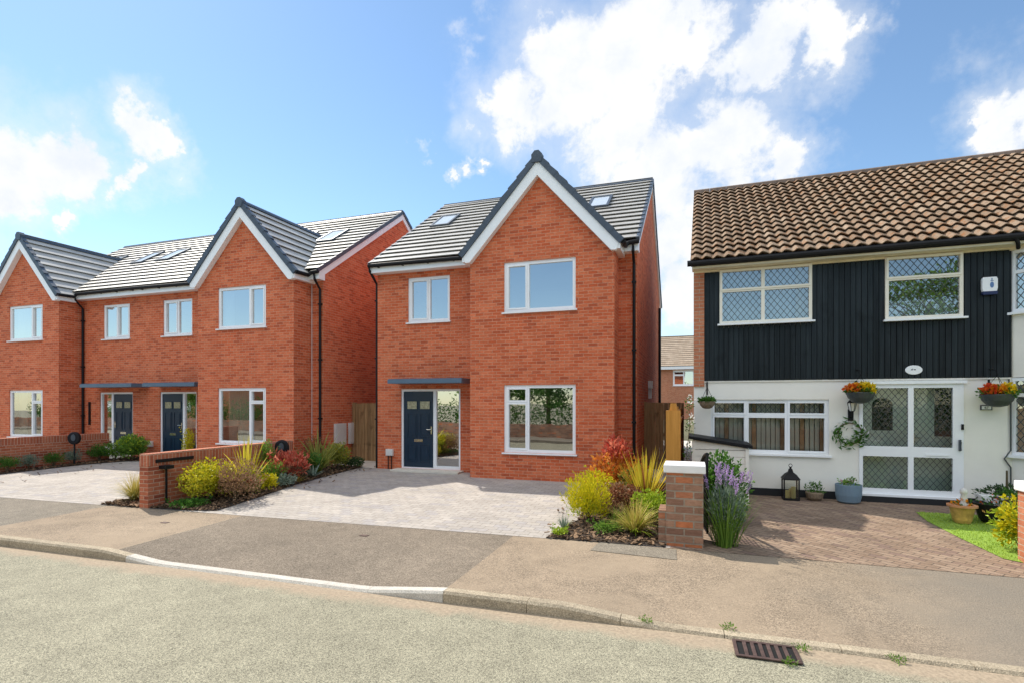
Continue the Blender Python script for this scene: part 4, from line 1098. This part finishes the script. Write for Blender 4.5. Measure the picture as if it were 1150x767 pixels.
# climber on the boundary fence
t = thing('climbing_plant', 'thin climber with white and pink flowers on the orange fence', 'climber', (-.10, 9.72, gz(9.7)))
m = MB(); pp = [(0,0,0),(.02,.05,.5),(-.02,.12,1.0),(.03,.2,1.5),(.02,.3,1.85)]; m.tube(pp, [.01,.008,.007,.006,.004], 5); m.build('stem', MT['stem'], t)
m = MB(); [foliage(m, (x,y,z), (.07,.10,.2), 40, .05, .03) for x,y,z in pp[1:]]; m.build('foliage', LF['green'], t)
for x,y,z in pp[2:]:
    m = MB(); foliage(m, (x+.03,y-.06,z+.1), (.06,.08,.12), 18, .045, .045); m.build('flowers', LF['white'], t)
# bush at the right edge
shrub('golden_bush', 'yellow-green leafy bush leaning from the right-hand gate pier over the lawn', 'shrub', 3.98, 8.62, .27, .62, 'brightyellow', 420, .07, .035, .2, group=None, extra=('lime',260,1.0,.4,.5))

# ------------------------------------------------------------------ garden walls and piers
def garden_wall(label, u, v0, v1, top, name='garden_wall'):
    z0 = gz(v0)-.1
    t = thing(name, label, 'wall', (u, v0, 0))
    m = MB(); m.box(0,.215,0,v1-v0,z0,top-.225); m.build('brickwork', MT['wallbrick'], t)
    m = MB(); m.box(-.002,.217,-.002,v1-v0+.002,top-.2245,top); m.build('coping', MT['soldier'], t, bevel=.005)
    return t
garden_wall('low brick wall with a soldier-course top between the two paved drives', -9.715, 7.14, 10.9, 1.14)
garden_wall('long brick garden wall at the far left, in front of the left house', -18.17, 4.9+2.3, 12.2, 1.10)
t = thing('gate_pier', 'weathered brick gate pier with a white cap between the planted bed and the brown drive', 'gate pier', (-.36, 7.56, 0))
m = MB(); m.box(0,.48,0,.48,.05,1.14); m.build('brickwork', MT['oldbrick'], t)
m = MB(); m.box(-.10,-.001,.02,.46,.05,.62); m.build('stub', MT['oldbrick'], t)
m = MB(); m.box(-.03,.51,-.03,.51,1.141,1.25); m.build('cap', MT['cap'], t, bevel=.012)
t = thing('gate_pier', 'brick gate pier with a white cap cut off by the right edge of the photo', 'gate pier', (3.76, 7.72, 0))
m = MB(); m.box(0,.48,0,.48,.05,1.02); m.build('brickwork', MT['redbrick'], t)
m = MB(); m.box(-.03,.51,-.03,.51,1.021,1.14); m.build('cap', MT['cap'], t, bevel=.012)
# open iron gate folded back beside the lavender
t = thing('iron_gate', 'open black wrought iron drive gate hidden behind the lavender', 'gate', (.18, 8.06, gz(8.06)), D(8))
m = MB(); LG = 1.15
m.tube([(0,0,.08),(0,0,1.22)], .016, 8); m.tube([(0,LG,.08),(0,LG,.72)], .014, 8); m.tube([(0,0,.10),(0,LG,.10)], .012, 8)
m.tube([(0,LG*k/10,1.2-.42*sm(k/10)) for k in range(11)], .028, 8); m.tube([(0,0,.5),(0,LG,.5)], .009, 6)
m.build('frame', MT['iron'], t)
m = MB()
for k in range(1, 12): m.tube([(0,LG*k/12,.10),(0,LG*k/12,1.2-.42*sm(k/12))], .011, 6)
for k in range(9):
    m.tube([(0,0,.62+k*.07-.0),(0,LG*max(.08,.86-k*.11),.62+k*.07)], .008, 5)
for k in range(6):
    c = (0, LG*(k+.5)/6, .30); m.tube([(0, c[1]+.07*math.cos(a), c[2]+.09*math.sin(a)) for a in [i*math.pi/8 for i in range(17)]], .009, 5)
m.build('bars', MT['iron'], t)

# chargers, post, wall bar
def charger(u, v, z, label):
    t = thing('ev_charger', label, 'car charger', (u, v, gz(v)), D(30), 'black car chargers')
    m = MB(); m.tube([(0,0,0),(0,0,z-gz(v)-.12)], .022, 10); m.build('post', MT['black'], t)
    m = MB(); zc = z-gz(v)
    m.prism([(.165*math.cos(a)*(1 if abs(math.sin(a)) < .9 else 1), zc+.19*math.sin(a)) for a in [i*math.pi/12 for i in range(24)]], 'y', -.07, .06)
    o = m.build('head', MT['black'], t, bevel=.035)
    m = MB(); m.prism([(.06*math.cos(a), zc+.02+.10*math.sin(a)) for a in [i*math.pi/10 for i in range(20)]], 'y', -.079, -.0705); m.build('front_plate', MT['gunmetal'], o)
charger(-17.52, 10.9, 1.02, 'black round-headed car charger on a thin post against the far left wall')
charger(-9.40, 10.40, 1.0, 'black round-headed car charger at the house end of the low brick wall')
t = thing('sign_post_stub', 'short black post with a flat square head at the end of the low brick wall', 'sign post', (-9.42, 7.44, gz(7.44)))  # leftover foot of a removed estate-agent sign, not a lamp
m = MB(); m.box(-.014,.014,-.014,.014,0,.70); m.build('post', MT['black'], t); m = MB(); m.box(-.09,.09,-.09,.09,.701,.765); m.build('head', MT['black'], t, bevel=.004)
m = MB(); m.box(-9.499,-9.47,7.28,8.07,.965,1.025); tag(m.build('wall_bar', MT['black'], bevel=.004), 'long thin black bar fixed along the face of the low brick wall', 'bar')

# ------------------------------------------------------------------ fences
def boards(label, x0, x1, y, z0, z1, mat, cat='gate', name='side_gate', rails=True, bw=.11):
    t = thing(name, label, cat, (x0, y, z0))
    m = MB(); x = 0
    while x < x1-x0-.01:
        e = min(x+bw-.006, x1-x0); m.box(x, e, R.uniform(-.003,.003), .022, 0, z1-z0+R.uniform(-.006,.006)); x += bw
    m.build('boards', MT[mat], t)
    m = MB(); [m.box(0, x1-x0, .025, .07, zz, zz+.08) for zz in (.2,(z1-z0)*.5,(z1-z0)-.3)]; m.build('rails', MT[mat], t)
    m = MB(); m.box(-.10,-.004,-.02,.08,0,z1-z0+.02); m.build('gate_post', MT['void'] if False else MT[mat], t)
    return t
boards('timber board side gate between the two brick houses', -10.06, -8.40, 14.3, gz(14.3), 2.06, 'fence')
boards('timber board gate in the shaded gap right of the middle house', -1.20, -.25, 14.9, gz(14.9), 2.08, 'fence')
t = thing('boundary_fence', 'orange-stained timber fence with a capped post beside the climbing flowers', 'fence', (-.34, 9.35, gz(9.35)))
m = MB(); m.box(-.10,.13,-.10,.10,-.02,1.78); m.prism([(-.05,1.78),(.08,1.78),(.06,1.90),(-.03,1.90)], 'y', -.06, .06); m.build('post', MT['orange'], t)
m = MB(); y = .12
while y < 5.4: m.box(.02,.042,y,y+.14,.02,1.76+R.uniform(-.01,.01)); y += .146
m.build('boards', MT['orange'], t)
m = MB(); [m.box(.043,.09,.12,5.5,zz,zz+.07) for zz in (.3,.9,1.5)]; m.build('rails', MT['orange'], t)
for y in (1.9, 3.7):
    m = MB(); m.box(-.07,.0,y,y+.09,0,1.82); m.build('post', MT['orange'], t)
# storage box by the old house
t = thing('storage_box', 'low slatted cream storage box with a sloping black lid', 'storage box', rw(-.02,-1.05,0))
m = MB(); 
for k in range(8): m.box(.02,.98,0,.9,.2+k*.125,.2+k*.125+.119)
m.prism([(.02,1.205),(.98,1.205),(.98,1.24),(.02,1.38)], 'y', .0, .9)
m.box(.94,1.0,-.02,.92,.15,1.235); m.box(0,.06,-.02,.0,.15,1.36)
m.build('body', MT['render'], t)
m = MB(); m.prism([(-.06,1.40),(1.06,1.245),(1.06,1.30),(-.06,1.455)], 'y', -.06, .98); m.build('lid', MT['black'], t, bevel=.006)

# ------------------------------------------------------------------ pots, lantern, baskets
def pot(name, label, cat, loc, prof, mat, plants, group='flower pots in front of the white house', seg=24, rim=None):
    t = thing(name, label, cat, loc, R.uniform(0,3), group)
    m = MB(); m.lathe(prof, seg=seg); m.build('pot', MT[mat], t, smooth=False)
    if rim: m = MB(); m.lathe(rim, seg=seg); m.build('rim', MT['rim'], t)
    top = prof[-1]
    for (col, n, r, z, l, w, nm) in plants:
        m = MB(); foliage(m, (0,0,prof[-1][1]+z), (r,r,r*.7), n, l, w, .5, .2); m.build(nm, LF[col], t)
    return t
def gpos(x, y): p = rw(x, y, 0); return (p[0], p[1], gz(p[1])+.006)
def ring(r, h): return [(r*.72,0),(r*.86,h*.3),(r*.97,h*.75),(r,h*.97),(r*1.0,h),(r*.92,h),(r*.90,h-.04),(.01,h-.05)]
pot('plant_pot', 'large grey-blue pot with a few leaves left of the leaded porch', 'plant pot', gpos(2.74,-.30), [(.15,0),(.19,.03),(.215,.15),(.222,.34),(.21,.345),(.20,.31),(.01,.30)], 'potblue', [('midgreen',130,.17,.05,.06,.03,'foliage'),('pink',16,.14,.08,.035,.035,'flowers')])
pot('basket_pot', 'small wicker basket of white flowers between lantern and blue pot', 'flower pot', gpos(2.19,-.24), [(.09,0),(.14,.05),(.16,.14),(.15,.16),(.01,.15)], 'wicker', [('green',150,.17,.06,.06,.03,'foliage'),('white',60,.18,.12,.035,.03,'flowers')])
pot('terracotta_pot', 'yellow-glazed terracotta pot with orange flowers and a small stone figure on the lawn edge', 'flower pot', (3.98,10.2,gz(10.2)+.02), [(.105,0),(.125,.05),(.165,.25),(.165,.27),(.14,.27),(.13,.25),(.01,.24)], 'terracotta', [('floorange',70,.14,.03,.05,.045,'flowers'),('green',50,.13,.02,.06,.03,'foliage')], rim=[(.17,.245),(.195,.25),(.195,.28),(.14,.282),(.135,.26)])
t = thing('stone_figure', 'small pale stone garden figure standing in the terracotta pot', 'garden ornament', (3.99,10.17,gz(10.2)+.27))
m = MB(); m.lathe([(.06,0),(.055,.05),(.04,.10),(.045,.15),(.035,.19),(.05,.22),(.052,.25),(.03,.285),(.005,.295)], seg=14); m.build('body', MT['stonepale'], t, smooth=True)
pot('black_planter', 'black planter with gilt leaf decoration, heaped with stones and flowers', 'planter', (4.45,10.35,gz(10.3)+.02), [(.15,0),(.19,.06),(.24,.25),(.26,.30),(.24,.30),(.22,.27),(.01,.26)], 'black', [('green',60,.18,.02,.06,.03,'foliage'),('flored',20,.17,.05,.04,.04,'flowers'),('white',22,.13,.05,.07,.07,'white_flowers')])
m = MB()
for k in range(16):
    a = k/16*6.28; leaf(m, (.238*math.cos(a), .238*math.sin(a), .21), (-.6*math.sin(a), .6*math.cos(a), .4*(-1)**k), .07, .03)
m.build('gilt_leaves', MT['terracotta'], bpy.data.objects['black_planter'])
t = thing('trough_planter', 'white trough of trailing greenery against the wall by the bay', 'planter', rw(5.0,-.42,gz(11.3)+.0))
m = MB(); m.prism([(-.30,0),(.30,0),(.36,.30),(-.36,.30)], 'y', -.12, .12); m.build('trough', MT['cap'], t, bevel=.01)
m = MB(); foliage(m, (0,0,.34), (.42,.20,.14), 320, .07, .035); m.build('foliage', LF['dark'], t)
m = MB(); m.tube([(.05,0,.3),(.05,0,.72)], [.02,.015], 8); m.build('stake', MT['stem'], t)
pot('dark_pot', 'dark brown pot with green leaves and a purple flower beside the bay', 'flower pot', (4.78,10.62,gz(10.6)), [(.15,0),(.20,.2),(.23,.36),(.21,.36),(.20,.33),(.01,.32)], 'stem', [('green',200,.22,.05,.06,.035,'foliage'),('purple',14,.16,.04,.04,.03,'flowers')])
# lantern
t = thing('lantern', 'tall black metal lantern with yellow candles standing on the drive', 'lantern', gpos(1.77,-.30))
m = MB(); m.box(-.14,.14,-.14,.14,0,.03)
for sx in (-1,1):
    for sy in (-1,1): m.box(sx*.128-.012,sx*.128+.012,sy*.128-.012,sy*.128+.012,.0305,.40)
    m.box(-.115,.115,sx*.128-.01,sx*.128+.01,.385,.3995); m.box(sx*.128-.01,sx*.128+.01,-.115,.115,.385,.3995)
m.build('frame', MT['iron'], t)
m = MB(); m.lathe([(.215,.40),(.20,.42),(.13,.49),(.06,.53),(.045,.58),(.02,.60)], seg=4)
fr = m.build('roof', MT['iron'], t); fr.rotation_euler = (0,0,math.pi/4)
m = MB(); m.tube([(0,.0,.60),(0,0,.63)], .02, 8); m.tube([(.03*math.cos(a),0,.655+.03*math.sin(a)) for a in [i*math.pi/8 for i in range(17)]], .006, 6); m.build('ring', MT['iron'], t)
for (x, y, h) in ((-.05,.0,.14),(.045,-.03,.22),(.02,.06,.17)):
    m = MB(); m.lathe([(.04,.031),(.04,.031+h),(.034,.033+h),(.004,.026+h)], (x,y,0), 16); m.build('candle', MT['candle'], t)
m = MB(); 
for sx in (-1,1): m.quad((-.115,sx*.128,.031),(.115,sx*.128,.031),(.115,sx*.128,.384),(-.115,sx*.128,.384)); m.quad((sx*.128,-.115,.031),(sx*.128,.115,.031),(sx*.128,.115,.384),(sx*.128,-.115,.384))
m.build('pane', MT['lantglass'], t)
# wall lamp
t = thing('wall_lamp', 'black wall lantern lamp left of the leaded porch', 'wall lamp', rw(2.84,-.0,1.98), D(-.9))
m = MB(); m.box(-.045,.045,-.03,-.001,-.24,-.02); m.tube([(0,-.03,-.18),(0,-.09,-.14),(0,-.11,-.06)], .014, 8)
m.lathe([(.035,-.06),(.045,-.05)], (0,-.11,0), 6); m.lathe([(.085,.10),(.05,.15),(.015,.18),(.005,.20)], (0,-.11,0), 6)
for k in range(6):
    a = k*math.pi/3; m.tube([(.044*math.cos(a),-.11+.044*math.sin(a),-.05),(.075*math.cos(a),-.11+.075*math.sin(a),.10)], .006, 5)
m.build('body', MT['iron'], t)
m = MB(); m.lathe([(.040,-.048),(.070,.098)], (0,-.11,0), 6); m.build('lamp_glass', MT['lamp'], t)
# wreath
t = thing('wreath', 'leafy green and white wreath hung below the black wall lamp', 'wreath', rw(2.82,-.02,1.50), D(-.9))
m = MB(); f = MB(); g = MB()
m.tube([(.20*math.cos(a),-.02,.20*math.sin(a)) for a in [i*math.pi/16 for i in range(33)]], .014, 6); m.build('ring', MT['stem'], t)
for i in range(190):
    a = R.uniform(0,6.28); q = R.gauss(.20,.05)
    if math.sin(a) > .2 and math.cos(a) > -.4 and R.random() < .45: continue
    leaf(f if R.random() > .18 else g, (q*math.cos(a), -.03+R.uniform(-.03,.01), q*math.sin(a)), (-math.sin(a)+R.gauss(0,.6), R.gauss(-.2,.3), math.cos(a)*1+R.gauss(0,.6)), .11*R.uniform(.6,1.2), .036)
f.build('foliage', LF['green'], t); g.build('flowers', LF['white'], t)
# hanging baskets
def basket(label, x, z, r, cols_, hook=.35):
    t = thing('hanging_basket', label, 'hanging basket', rw(x,-.30,z), D(-.9), 'hanging baskets on the white house')
    m = MB(); m.lathe([(.04,-r*.85),(r*.55,-r*.75),(r*.85,-r*.40),(r,0),(r*.97,.01),(r*.9,-.03),(.01,-.04)], seg=20); m.build('bowl', MT['wicker'] if 'wick' in cols_ else MT['lead'], t)
    m = MB()
    for k in range(3):
        a = k*2.09+.5; m.tube([(r*.95*math.cos(a), r*.95*math.sin(a), 0),(0,0,hook)], .004, 5)
    m.build('chain', MT['iron'], t)
    m = MB(); m.tube([(0,.29,hook+.12),(0,.1,hook+.10),(0,0,hook+.06),(0,-.02,hook+.02),(0,.01,hook)], .009, 6); m.box(-.015,.015,.285,.299,hook-.15,hook+.18); m.build('bracket', MT['iron'], t)
    m = MB(); foliage(m, (0,0,.03), (r*1.08,r*1.08,r*.38), 300, .07, .04); m.build('foliage', LF['green'], t)
    for (c, cx, n) in cols_.get('fl', ()):
        m = MB(); foliage(m, (cx*r*.8,-.03,.08), (r*.45,r*.7,r*.38), int(n*2.4), .065, .065, .3, .1); m.build('flowers', LF[c], t)
    return t
basket('small hanging basket of green leaves at the left corner of the white house', .26, 2.10, .16, {'wick':1}, .30)
basket('hanging basket of orange and yellow flowers above the wall lamp', 2.93, 2.27, .235, {'fl':(('floorange',-.55,70),('flored',-.75,30),('floyellow',.15,70),('floyellow',.6,60))}, .32)
basket('hanging basket of red, orange and yellow flowers above the number plaque', 4.97, 2.22, .245, {'fl':(('flored',-.6,60),('floorange',-.1,80),('floyellow',.55,80))}, .34)

# ------------------------------------------------------------------ street ironwork
t = thing('drain_grate', 'rusty iron drain grate set in the road beside the kerb', 'drain grate', (.57, 4.92, 0), D(1.5))
m = MB(); m.box(-.24,.24,-.155,.155,.0075,.009); m.build('pit', MT['void'], t)
m = MB(); m.box(-.25,.25,-.16,-.13,.0095,.022); m.box(-.25,.25,.13,.16,.0095,.022); m.box(-.25,-.22,-.129,.129,.0095,.022); m.box(.22,.25,-.129,.129,.0095,.022)
for k in range(6):
    x = -.157+k*.063; m.box(x-.015,x+.015,-.129,.129,.0095,.022)
m.build('grate', MT['rust'], t, bevel=.003)
for k, (u, v, lb) in enumerate(((-4.6,6.75,'small square iron stopcock cover at the edge of the middle drive'), (-8.2,6.45,'small iron cover in the pale pavement below the low wall'))):
    t = thing('stopcock_cover', lb, 'access cover', (u, v, pvz(u, v)+.002), 0, 'small access covers in the pavement')
    m = MB(); m.box(-.065,.065,-.04,.04,0,.004); m.build('frame', MT['rust'], t); m = MB(); m.box(-.05,.05,-.03,.03,.0045,.006); m.build('lid', MT['rust'], t)
for k, (u, v, r, lb) in enumerate(((-.42,vk(-.42)+.06,.045,'green weed in the kerb joint where the kerb drops'), (.30,vk(.3)+.15,.05,'green weed growing behind the drain grate'), (.86,vk(.86)-.05,.045,'weed in the channel right of the drain grate'), (1.55,vk(1.55)-.03,.05,'weed along the dropped kerb right of the drain'), (.72,4.74,.035,'weed at the front edge of the drain grate'))):
    t = thing('weed', lb, 'weed', (u, v, .03 if v > vk(u) else .004), 0, 'weeds along the kerb')
    if v > vk(u): t.location.z = kh(u)+.0
    m = MB(); foliage(m, (0,0,.02), (r*1.5,r*.8,.035), 70, .03, .010, .6); m.build('leaves', LF['midgreen'], t)

# ------------------------------------------------------------------ house far behind
hF = thing('distant_house', 'distant brick house with a tan tiled roof seen through the gap between the houses', 'house', (1.0, 46.5, .6))
m = MB(); facade(m, -7, 5, 0, 4.4, 0, [(-2.65,-.95,2.85,4.15)], .1); m.quad((-7,0,0),(-7,8,0),(-7,8,4.4),(-7,0,4.4)); m.quad((5,0,0),(5,8,0),(5,8,4.4),(5,0,4.4)); m.build('wall', MT['redbrick'], hF)
m = MB(); L = math.hypot(4.3,2.9); c_, s_ = 4.3/L, 2.9/L
slope(m, dict(n=15, L=L, nrm=(0,-s_,c_), ends=lambda s: ((-7.2,-.3+s*c_,4.45+s*s_),(5.2,-.3+s*c_,4.45+s*s_))), t=.05)
slope(m, dict(n=15, L=L, nrm=(0,s_,c_), ends=lambda s: ((5.2,8.3-s*c_,4.45+s*s_),(-7.2,8.3-s*c_,4.45+s*s_))), t=.05)
m.build('roof', MT['fartile'], hF)
m = MB(); m.box(-7.1,5.1,-.3,-.02,4.2,4.44); m.build('fascia', MT['white'], hF)
window(hF, -2.65, -.95, 2.85, 4.15, 0, [(-2.52,-1.84,2.98,3.66),(-2.52,-1.84,3.8,4.02),(-1.74,-1.07,2.98,4.02)])
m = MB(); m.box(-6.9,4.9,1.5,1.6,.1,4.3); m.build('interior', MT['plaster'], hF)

# ------------------------------------------------------------------ far side of the street (seen in the windows)
def tree(u, v, h, r, label, col='green', n=2600):
    t = thing('street_tree', label, 'tree', (u, v, .1), R.uniform(0,6), 'trees across the street')
    m = MB(); m.tube([(0,0,-.1),(.05,.03,h*.25),(.0,.1,h*.5),(.08,.05,h*.8)], [.20,.16,.11,.04], 10)
    for k in range(7):
        a = k*.9; z = h*(.35+.06*k); m.tube([(0,.05,z),(math.cos(a)*r*.4,math.sin(a)*r*.4,z+h*.12),(math.cos(a)*r*.75,math.sin(a)*r*.75,z+h*.18)], [.06,.04,.015], 6)
    m.build('trunk', MT['bark'], t)
    m = MB()
    for k in range(22):
        a = R.uniform(0,6.28); q = r*math.sqrt(R.random())*.75; z = h*R.uniform(.28,.92)
        foliage(m, (q*math.cos(a), q*math.sin(a), z), (r*.42,r*.42,h*.12), n//16, .22, .14)
    m.build('crown', LF[col], t)
tree(-8.6, -8, 7.4, 2.8, 'leafy green tree across the street', n=5200)
tree(3.8, -9, 5.6, 2.2, 'broad green tree across the street', 'midgreen', 5200)
tree(10.6, -9, 8.8, 2.6, 'tall green tree across the street at the right', 'midgreen', 6200)
tree(-14, -10, 7.0, 3.0, 'green tree across the street at the left', 'midgreen', 5200)
tree(-22, -9, 5.6, 2.4, 'wide green tree far to the left across the street', 'green', 4200)
tree(-42, -11, 7.0, 3.0, 'large green tree farthest to the left across the street', 'midgreen', 4600)
tree(-3.6, -10, 7.6, 3.0, 'spreading green tree across the street', 'green', 5200)
tree(7.0, -10, 5.0, 2.4, 'low green tree across the street', 'green', 5200)
m = MB(); m.box(-90,60,-4.3,-4.08,-.05,.85); tag(m.build('retaining_wall', MT['oldbrick']), 'long low brick retaining wall on the far side of the street', 'wall')
m = MB(); m.box(-150,150,-4.08,-1.9,-.05,.11); struct(m.build('far_pavement', MT['asphgrey']))
t = thing('hedge', 'clipped green hedge above the wall across the street', 'hedge', (0,-4.9,0))
m = MB()
for k in range(46): foliage(m, (-52+k*1.45, 0, 1.25), (1.05,.5,1.15), 520, .13, .09)
m.build('foliage', LF['green'], t)
m = MB(); [m.tube([(-52+k*1.45,0,0),(-52+k*1.45,.05,.7)], .03, 6) for k in range(46)]; m.build('stems', MT['bark'], t)
hO = thing('opposite_house', 'brick house across the street', 'house', (-33,-17,0))
m = MB(); m.box(-5,5,-7,0,0,5); m.build('wall', MT['redbrick'], hO)
m = MB(); m.prism([(-7.3,4.9),(.3,4.9),(-3.5,7.4)], 'x', -5.2, 5.2); m.build('roof', MT['pantile'], hO)
for x in (-3,2):
    for z in (1,3.2): m = MB(); m.box(x-.8,x+.8,.002,.04,z,z+1.2); m.build('window', MT['white'], hO)

for u_, lb in ((-50, 'second brick house across the street'), (-66, 'third brick house across the street'), (22, 'brick house across the street to the right')):
    c = copy_tree(hO); c.location = (u_, -18, 0); c['label'] = lb
for u_ in (-58, -75, 30):
    tree(u_, -12, 7, 3, 'tree standing between the houses across the street', 'green', 2600)
# ------------------------------------------------------------------ camera
cd = bpy.data.cameras.new('camera'); cam = bpy.data.objects.new('camera', cd); C.objects.link(cam)
cd.sensor_width = 36; cd.sensor_fit = 'HORIZONTAL'; cd.lens = 600/1150*36; cd.shift_y = 67.5/1150
cd.clip_start = .05; cd.clip_end = 3000
cam.location = (0, 0, CAMZ); cam.rotation_euler = (D(90), 0, D(YAW))
scene.camera = cam

# ------------------------------------------------------------------ light
SD = Vector((.75, -.36, -1)).normalized()
sd = bpy.data.lights.new('sun', 'SUN'); sd.energy = 5.0; sd.angle = D(.53); sd.color = (1, .93, .82)
so = bpy.data.objects.new('sun', sd); C.objects.link(so); so.rotation_euler = SD.to_track_quat('-Z', 'Y').to_euler(); so.location = (-20, 20, 30)
el = math.asin(-SD.z); az = math.atan2(-SD.x, -SD.y)
w = bpy.data.worlds.new('World'); scene.world = w; w.use_nodes = True
nt = w.node_tree; nt.nodes.clear()
out = N(nt, 'ShaderNodeOutputWorld')
sky = N(nt, 'ShaderNodeTexSky', sky_type='NISHITA'); sky.sun_disc = False; sky.sun_elevation = el; sky.sun_rotation = az
sky.air_density = 1.0; sky.dust_density = .15; sky.ozone_density = 1.0; sky.altitude = 0
bs = N(nt, 'ShaderNodeBackground'); bs.inputs[1].default_value = .15; nt.links.new(mixc(nt, 1, sky.outputs[0], (1.0,1.12,1.15), 'MULTIPLY'), bs.inputs[0])
tc = N(nt, 'ShaderNodeTexCoord').outputs['Generated']
def dirof(px, py):
    a, b = (px-575)/600, -(py-451)/600; c, s = math.cos(D(YAW)), math.sin(D(YAW))
    return Vector((a*c-s, a*s+c, b)).normalized(), 1/math.sqrt(1+a*a+b*b)
# warp so that the cloud edges billow
nz = N(nt, 'ShaderNodeTexNoise'); nz.inputs['Scale'].default_value = 7; nz.inputs['Detail'].default_value = 7; nz.inputs['Roughness'].default_value = .62; nt.links.new(tc, nz.inputs['Vector'])
wv = N(nt, 'ShaderNodeVectorMath', operation='MULTIPLY_ADD'); nt.links.new(nz.outputs['Color'], wv.inputs[0]); wv.inputs[1].default_value = (.22,.22,.22)
s5 = N(nt, 'ShaderNodeVectorMath', operation='SUBTRACT'); nt.links.new(tc, s5.inputs[0]); s5.inputs[1].default_value = (.11,.11,.11); nt.links.new(s5.outputs[0], wv.inputs[2])
vec = wv.outputs[0]
CL = [(30,185,52),(75,205,34),(15,225,40),(-30,180,70),(165,172,34),(190,160,22),(135,205,18),(85,256,13),
      (640,85,70),(715,55,70),(570,120,42),(690,130,62),(770,40,45),(850,65,46),(915,45,42),(965,18,22),(535,26,17),(615,50,28),
      (740,205,72),(815,175,58),(765,270,60),(880,165,34),(685,190,34),(765,345,45),(466,150,9),(476,157,8),(522,190,8),(536,184,8),(1130,135,46),(1095,152,24),(1175,115,60)]
acc = None
for (x, y, r) in CL:
    d, k = dirof(x, y)
    ds = N(nt, 'ShaderNodeVectorMath', operation='DISTANCE'); nt.links.new(vec, ds.inputs[0]); ds.inputs[1].default_value = d
    mm = N(nt, 'ShaderNodeMath', operation='MULTIPLY_ADD'); nt.links.new(ds.outputs['Value'], mm.inputs[0]); mm.inputs[1].default_value = -1/(r/600*k); mm.inputs[2].default_value = 1
    if acc is None: acc = mm.outputs[0]
    else:
        mx = N(nt, 'ShaderNodeMath', operation='SMOOTH_MAX'); nt.links.new(acc, mx.inputs[0]); nt.links.new(mm.outputs[0], mx.inputs[1]); mx.inputs[2].default_value = .25; acc = mx.outputs[0]
n2 = noise(nt, tc, 14, 8, .66, .3)
ad = N(nt, 'ShaderNodeMath', operation='MULTIPLY_ADD'); nt.links.new(n2, ad.inputs[0]); ad.inputs[1].default_value = 1.15; ad.inputs[2].default_value = -.50
a2 = N(nt, 'ShaderNodeMath', operation='ADD'); nt.links.new(acc, a2.inputs[0]); nt.links.new(ad.outputs[0], a2.inputs[1])
mr = N(nt, 'ShaderNodeMapRange', interpolation_type='SMOOTHSTEP'); nt.links.new(a2.outputs[0], mr.inputs[0]); mr.inputs[1].default_value = -.05; mr.inputs[2].default_value = .55
# unseen bright cloud bank added behind the camera to fill-light the shaded fronts
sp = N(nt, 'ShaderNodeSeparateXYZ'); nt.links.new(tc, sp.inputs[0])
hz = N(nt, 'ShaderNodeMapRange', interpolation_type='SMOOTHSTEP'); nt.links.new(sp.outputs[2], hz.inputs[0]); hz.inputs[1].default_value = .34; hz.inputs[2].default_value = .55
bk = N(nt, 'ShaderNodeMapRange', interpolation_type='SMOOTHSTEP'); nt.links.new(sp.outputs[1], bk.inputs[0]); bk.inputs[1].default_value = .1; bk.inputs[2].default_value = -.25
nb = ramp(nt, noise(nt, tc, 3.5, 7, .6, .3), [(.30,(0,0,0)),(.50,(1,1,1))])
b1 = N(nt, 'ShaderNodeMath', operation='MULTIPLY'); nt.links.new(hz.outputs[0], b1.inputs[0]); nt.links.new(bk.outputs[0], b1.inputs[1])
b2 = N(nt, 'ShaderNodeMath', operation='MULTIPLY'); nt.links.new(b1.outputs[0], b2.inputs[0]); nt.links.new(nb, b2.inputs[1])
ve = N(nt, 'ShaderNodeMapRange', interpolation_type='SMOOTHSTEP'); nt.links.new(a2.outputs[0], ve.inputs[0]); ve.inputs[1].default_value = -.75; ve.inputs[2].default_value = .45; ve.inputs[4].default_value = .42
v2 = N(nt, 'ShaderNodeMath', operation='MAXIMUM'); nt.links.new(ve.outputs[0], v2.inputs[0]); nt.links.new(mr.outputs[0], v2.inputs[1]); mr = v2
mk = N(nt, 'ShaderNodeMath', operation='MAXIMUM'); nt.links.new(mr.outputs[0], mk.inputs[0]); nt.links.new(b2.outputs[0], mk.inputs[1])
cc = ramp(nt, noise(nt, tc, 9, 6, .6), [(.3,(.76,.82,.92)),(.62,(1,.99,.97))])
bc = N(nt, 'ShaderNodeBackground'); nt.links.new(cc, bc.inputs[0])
CS = N(nt, 'ShaderNodeMath', operation='MULTIPLY_ADD'); nt.links.new(b2.outputs[0], CS.inputs[0]); CS.inputs[1].default_value = .85; CS.inputs[2].default_value = .99  # the added bank shines brighter than the clouds in view
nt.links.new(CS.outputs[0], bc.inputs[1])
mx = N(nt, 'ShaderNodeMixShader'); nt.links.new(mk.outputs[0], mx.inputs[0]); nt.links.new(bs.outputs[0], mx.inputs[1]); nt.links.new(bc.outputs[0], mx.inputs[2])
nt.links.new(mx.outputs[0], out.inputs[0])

vs = scene.view_settings
vs.view_transform = 'Standard'; vs.look = 'None'; vs.exposure = .14; vs.gamma = 1; vs.use_curve_mapping = False
scene.render.film_transparent = False
scene.cycles.max_bounces = 8; scene.cycles.transparent_max_bounces = 12
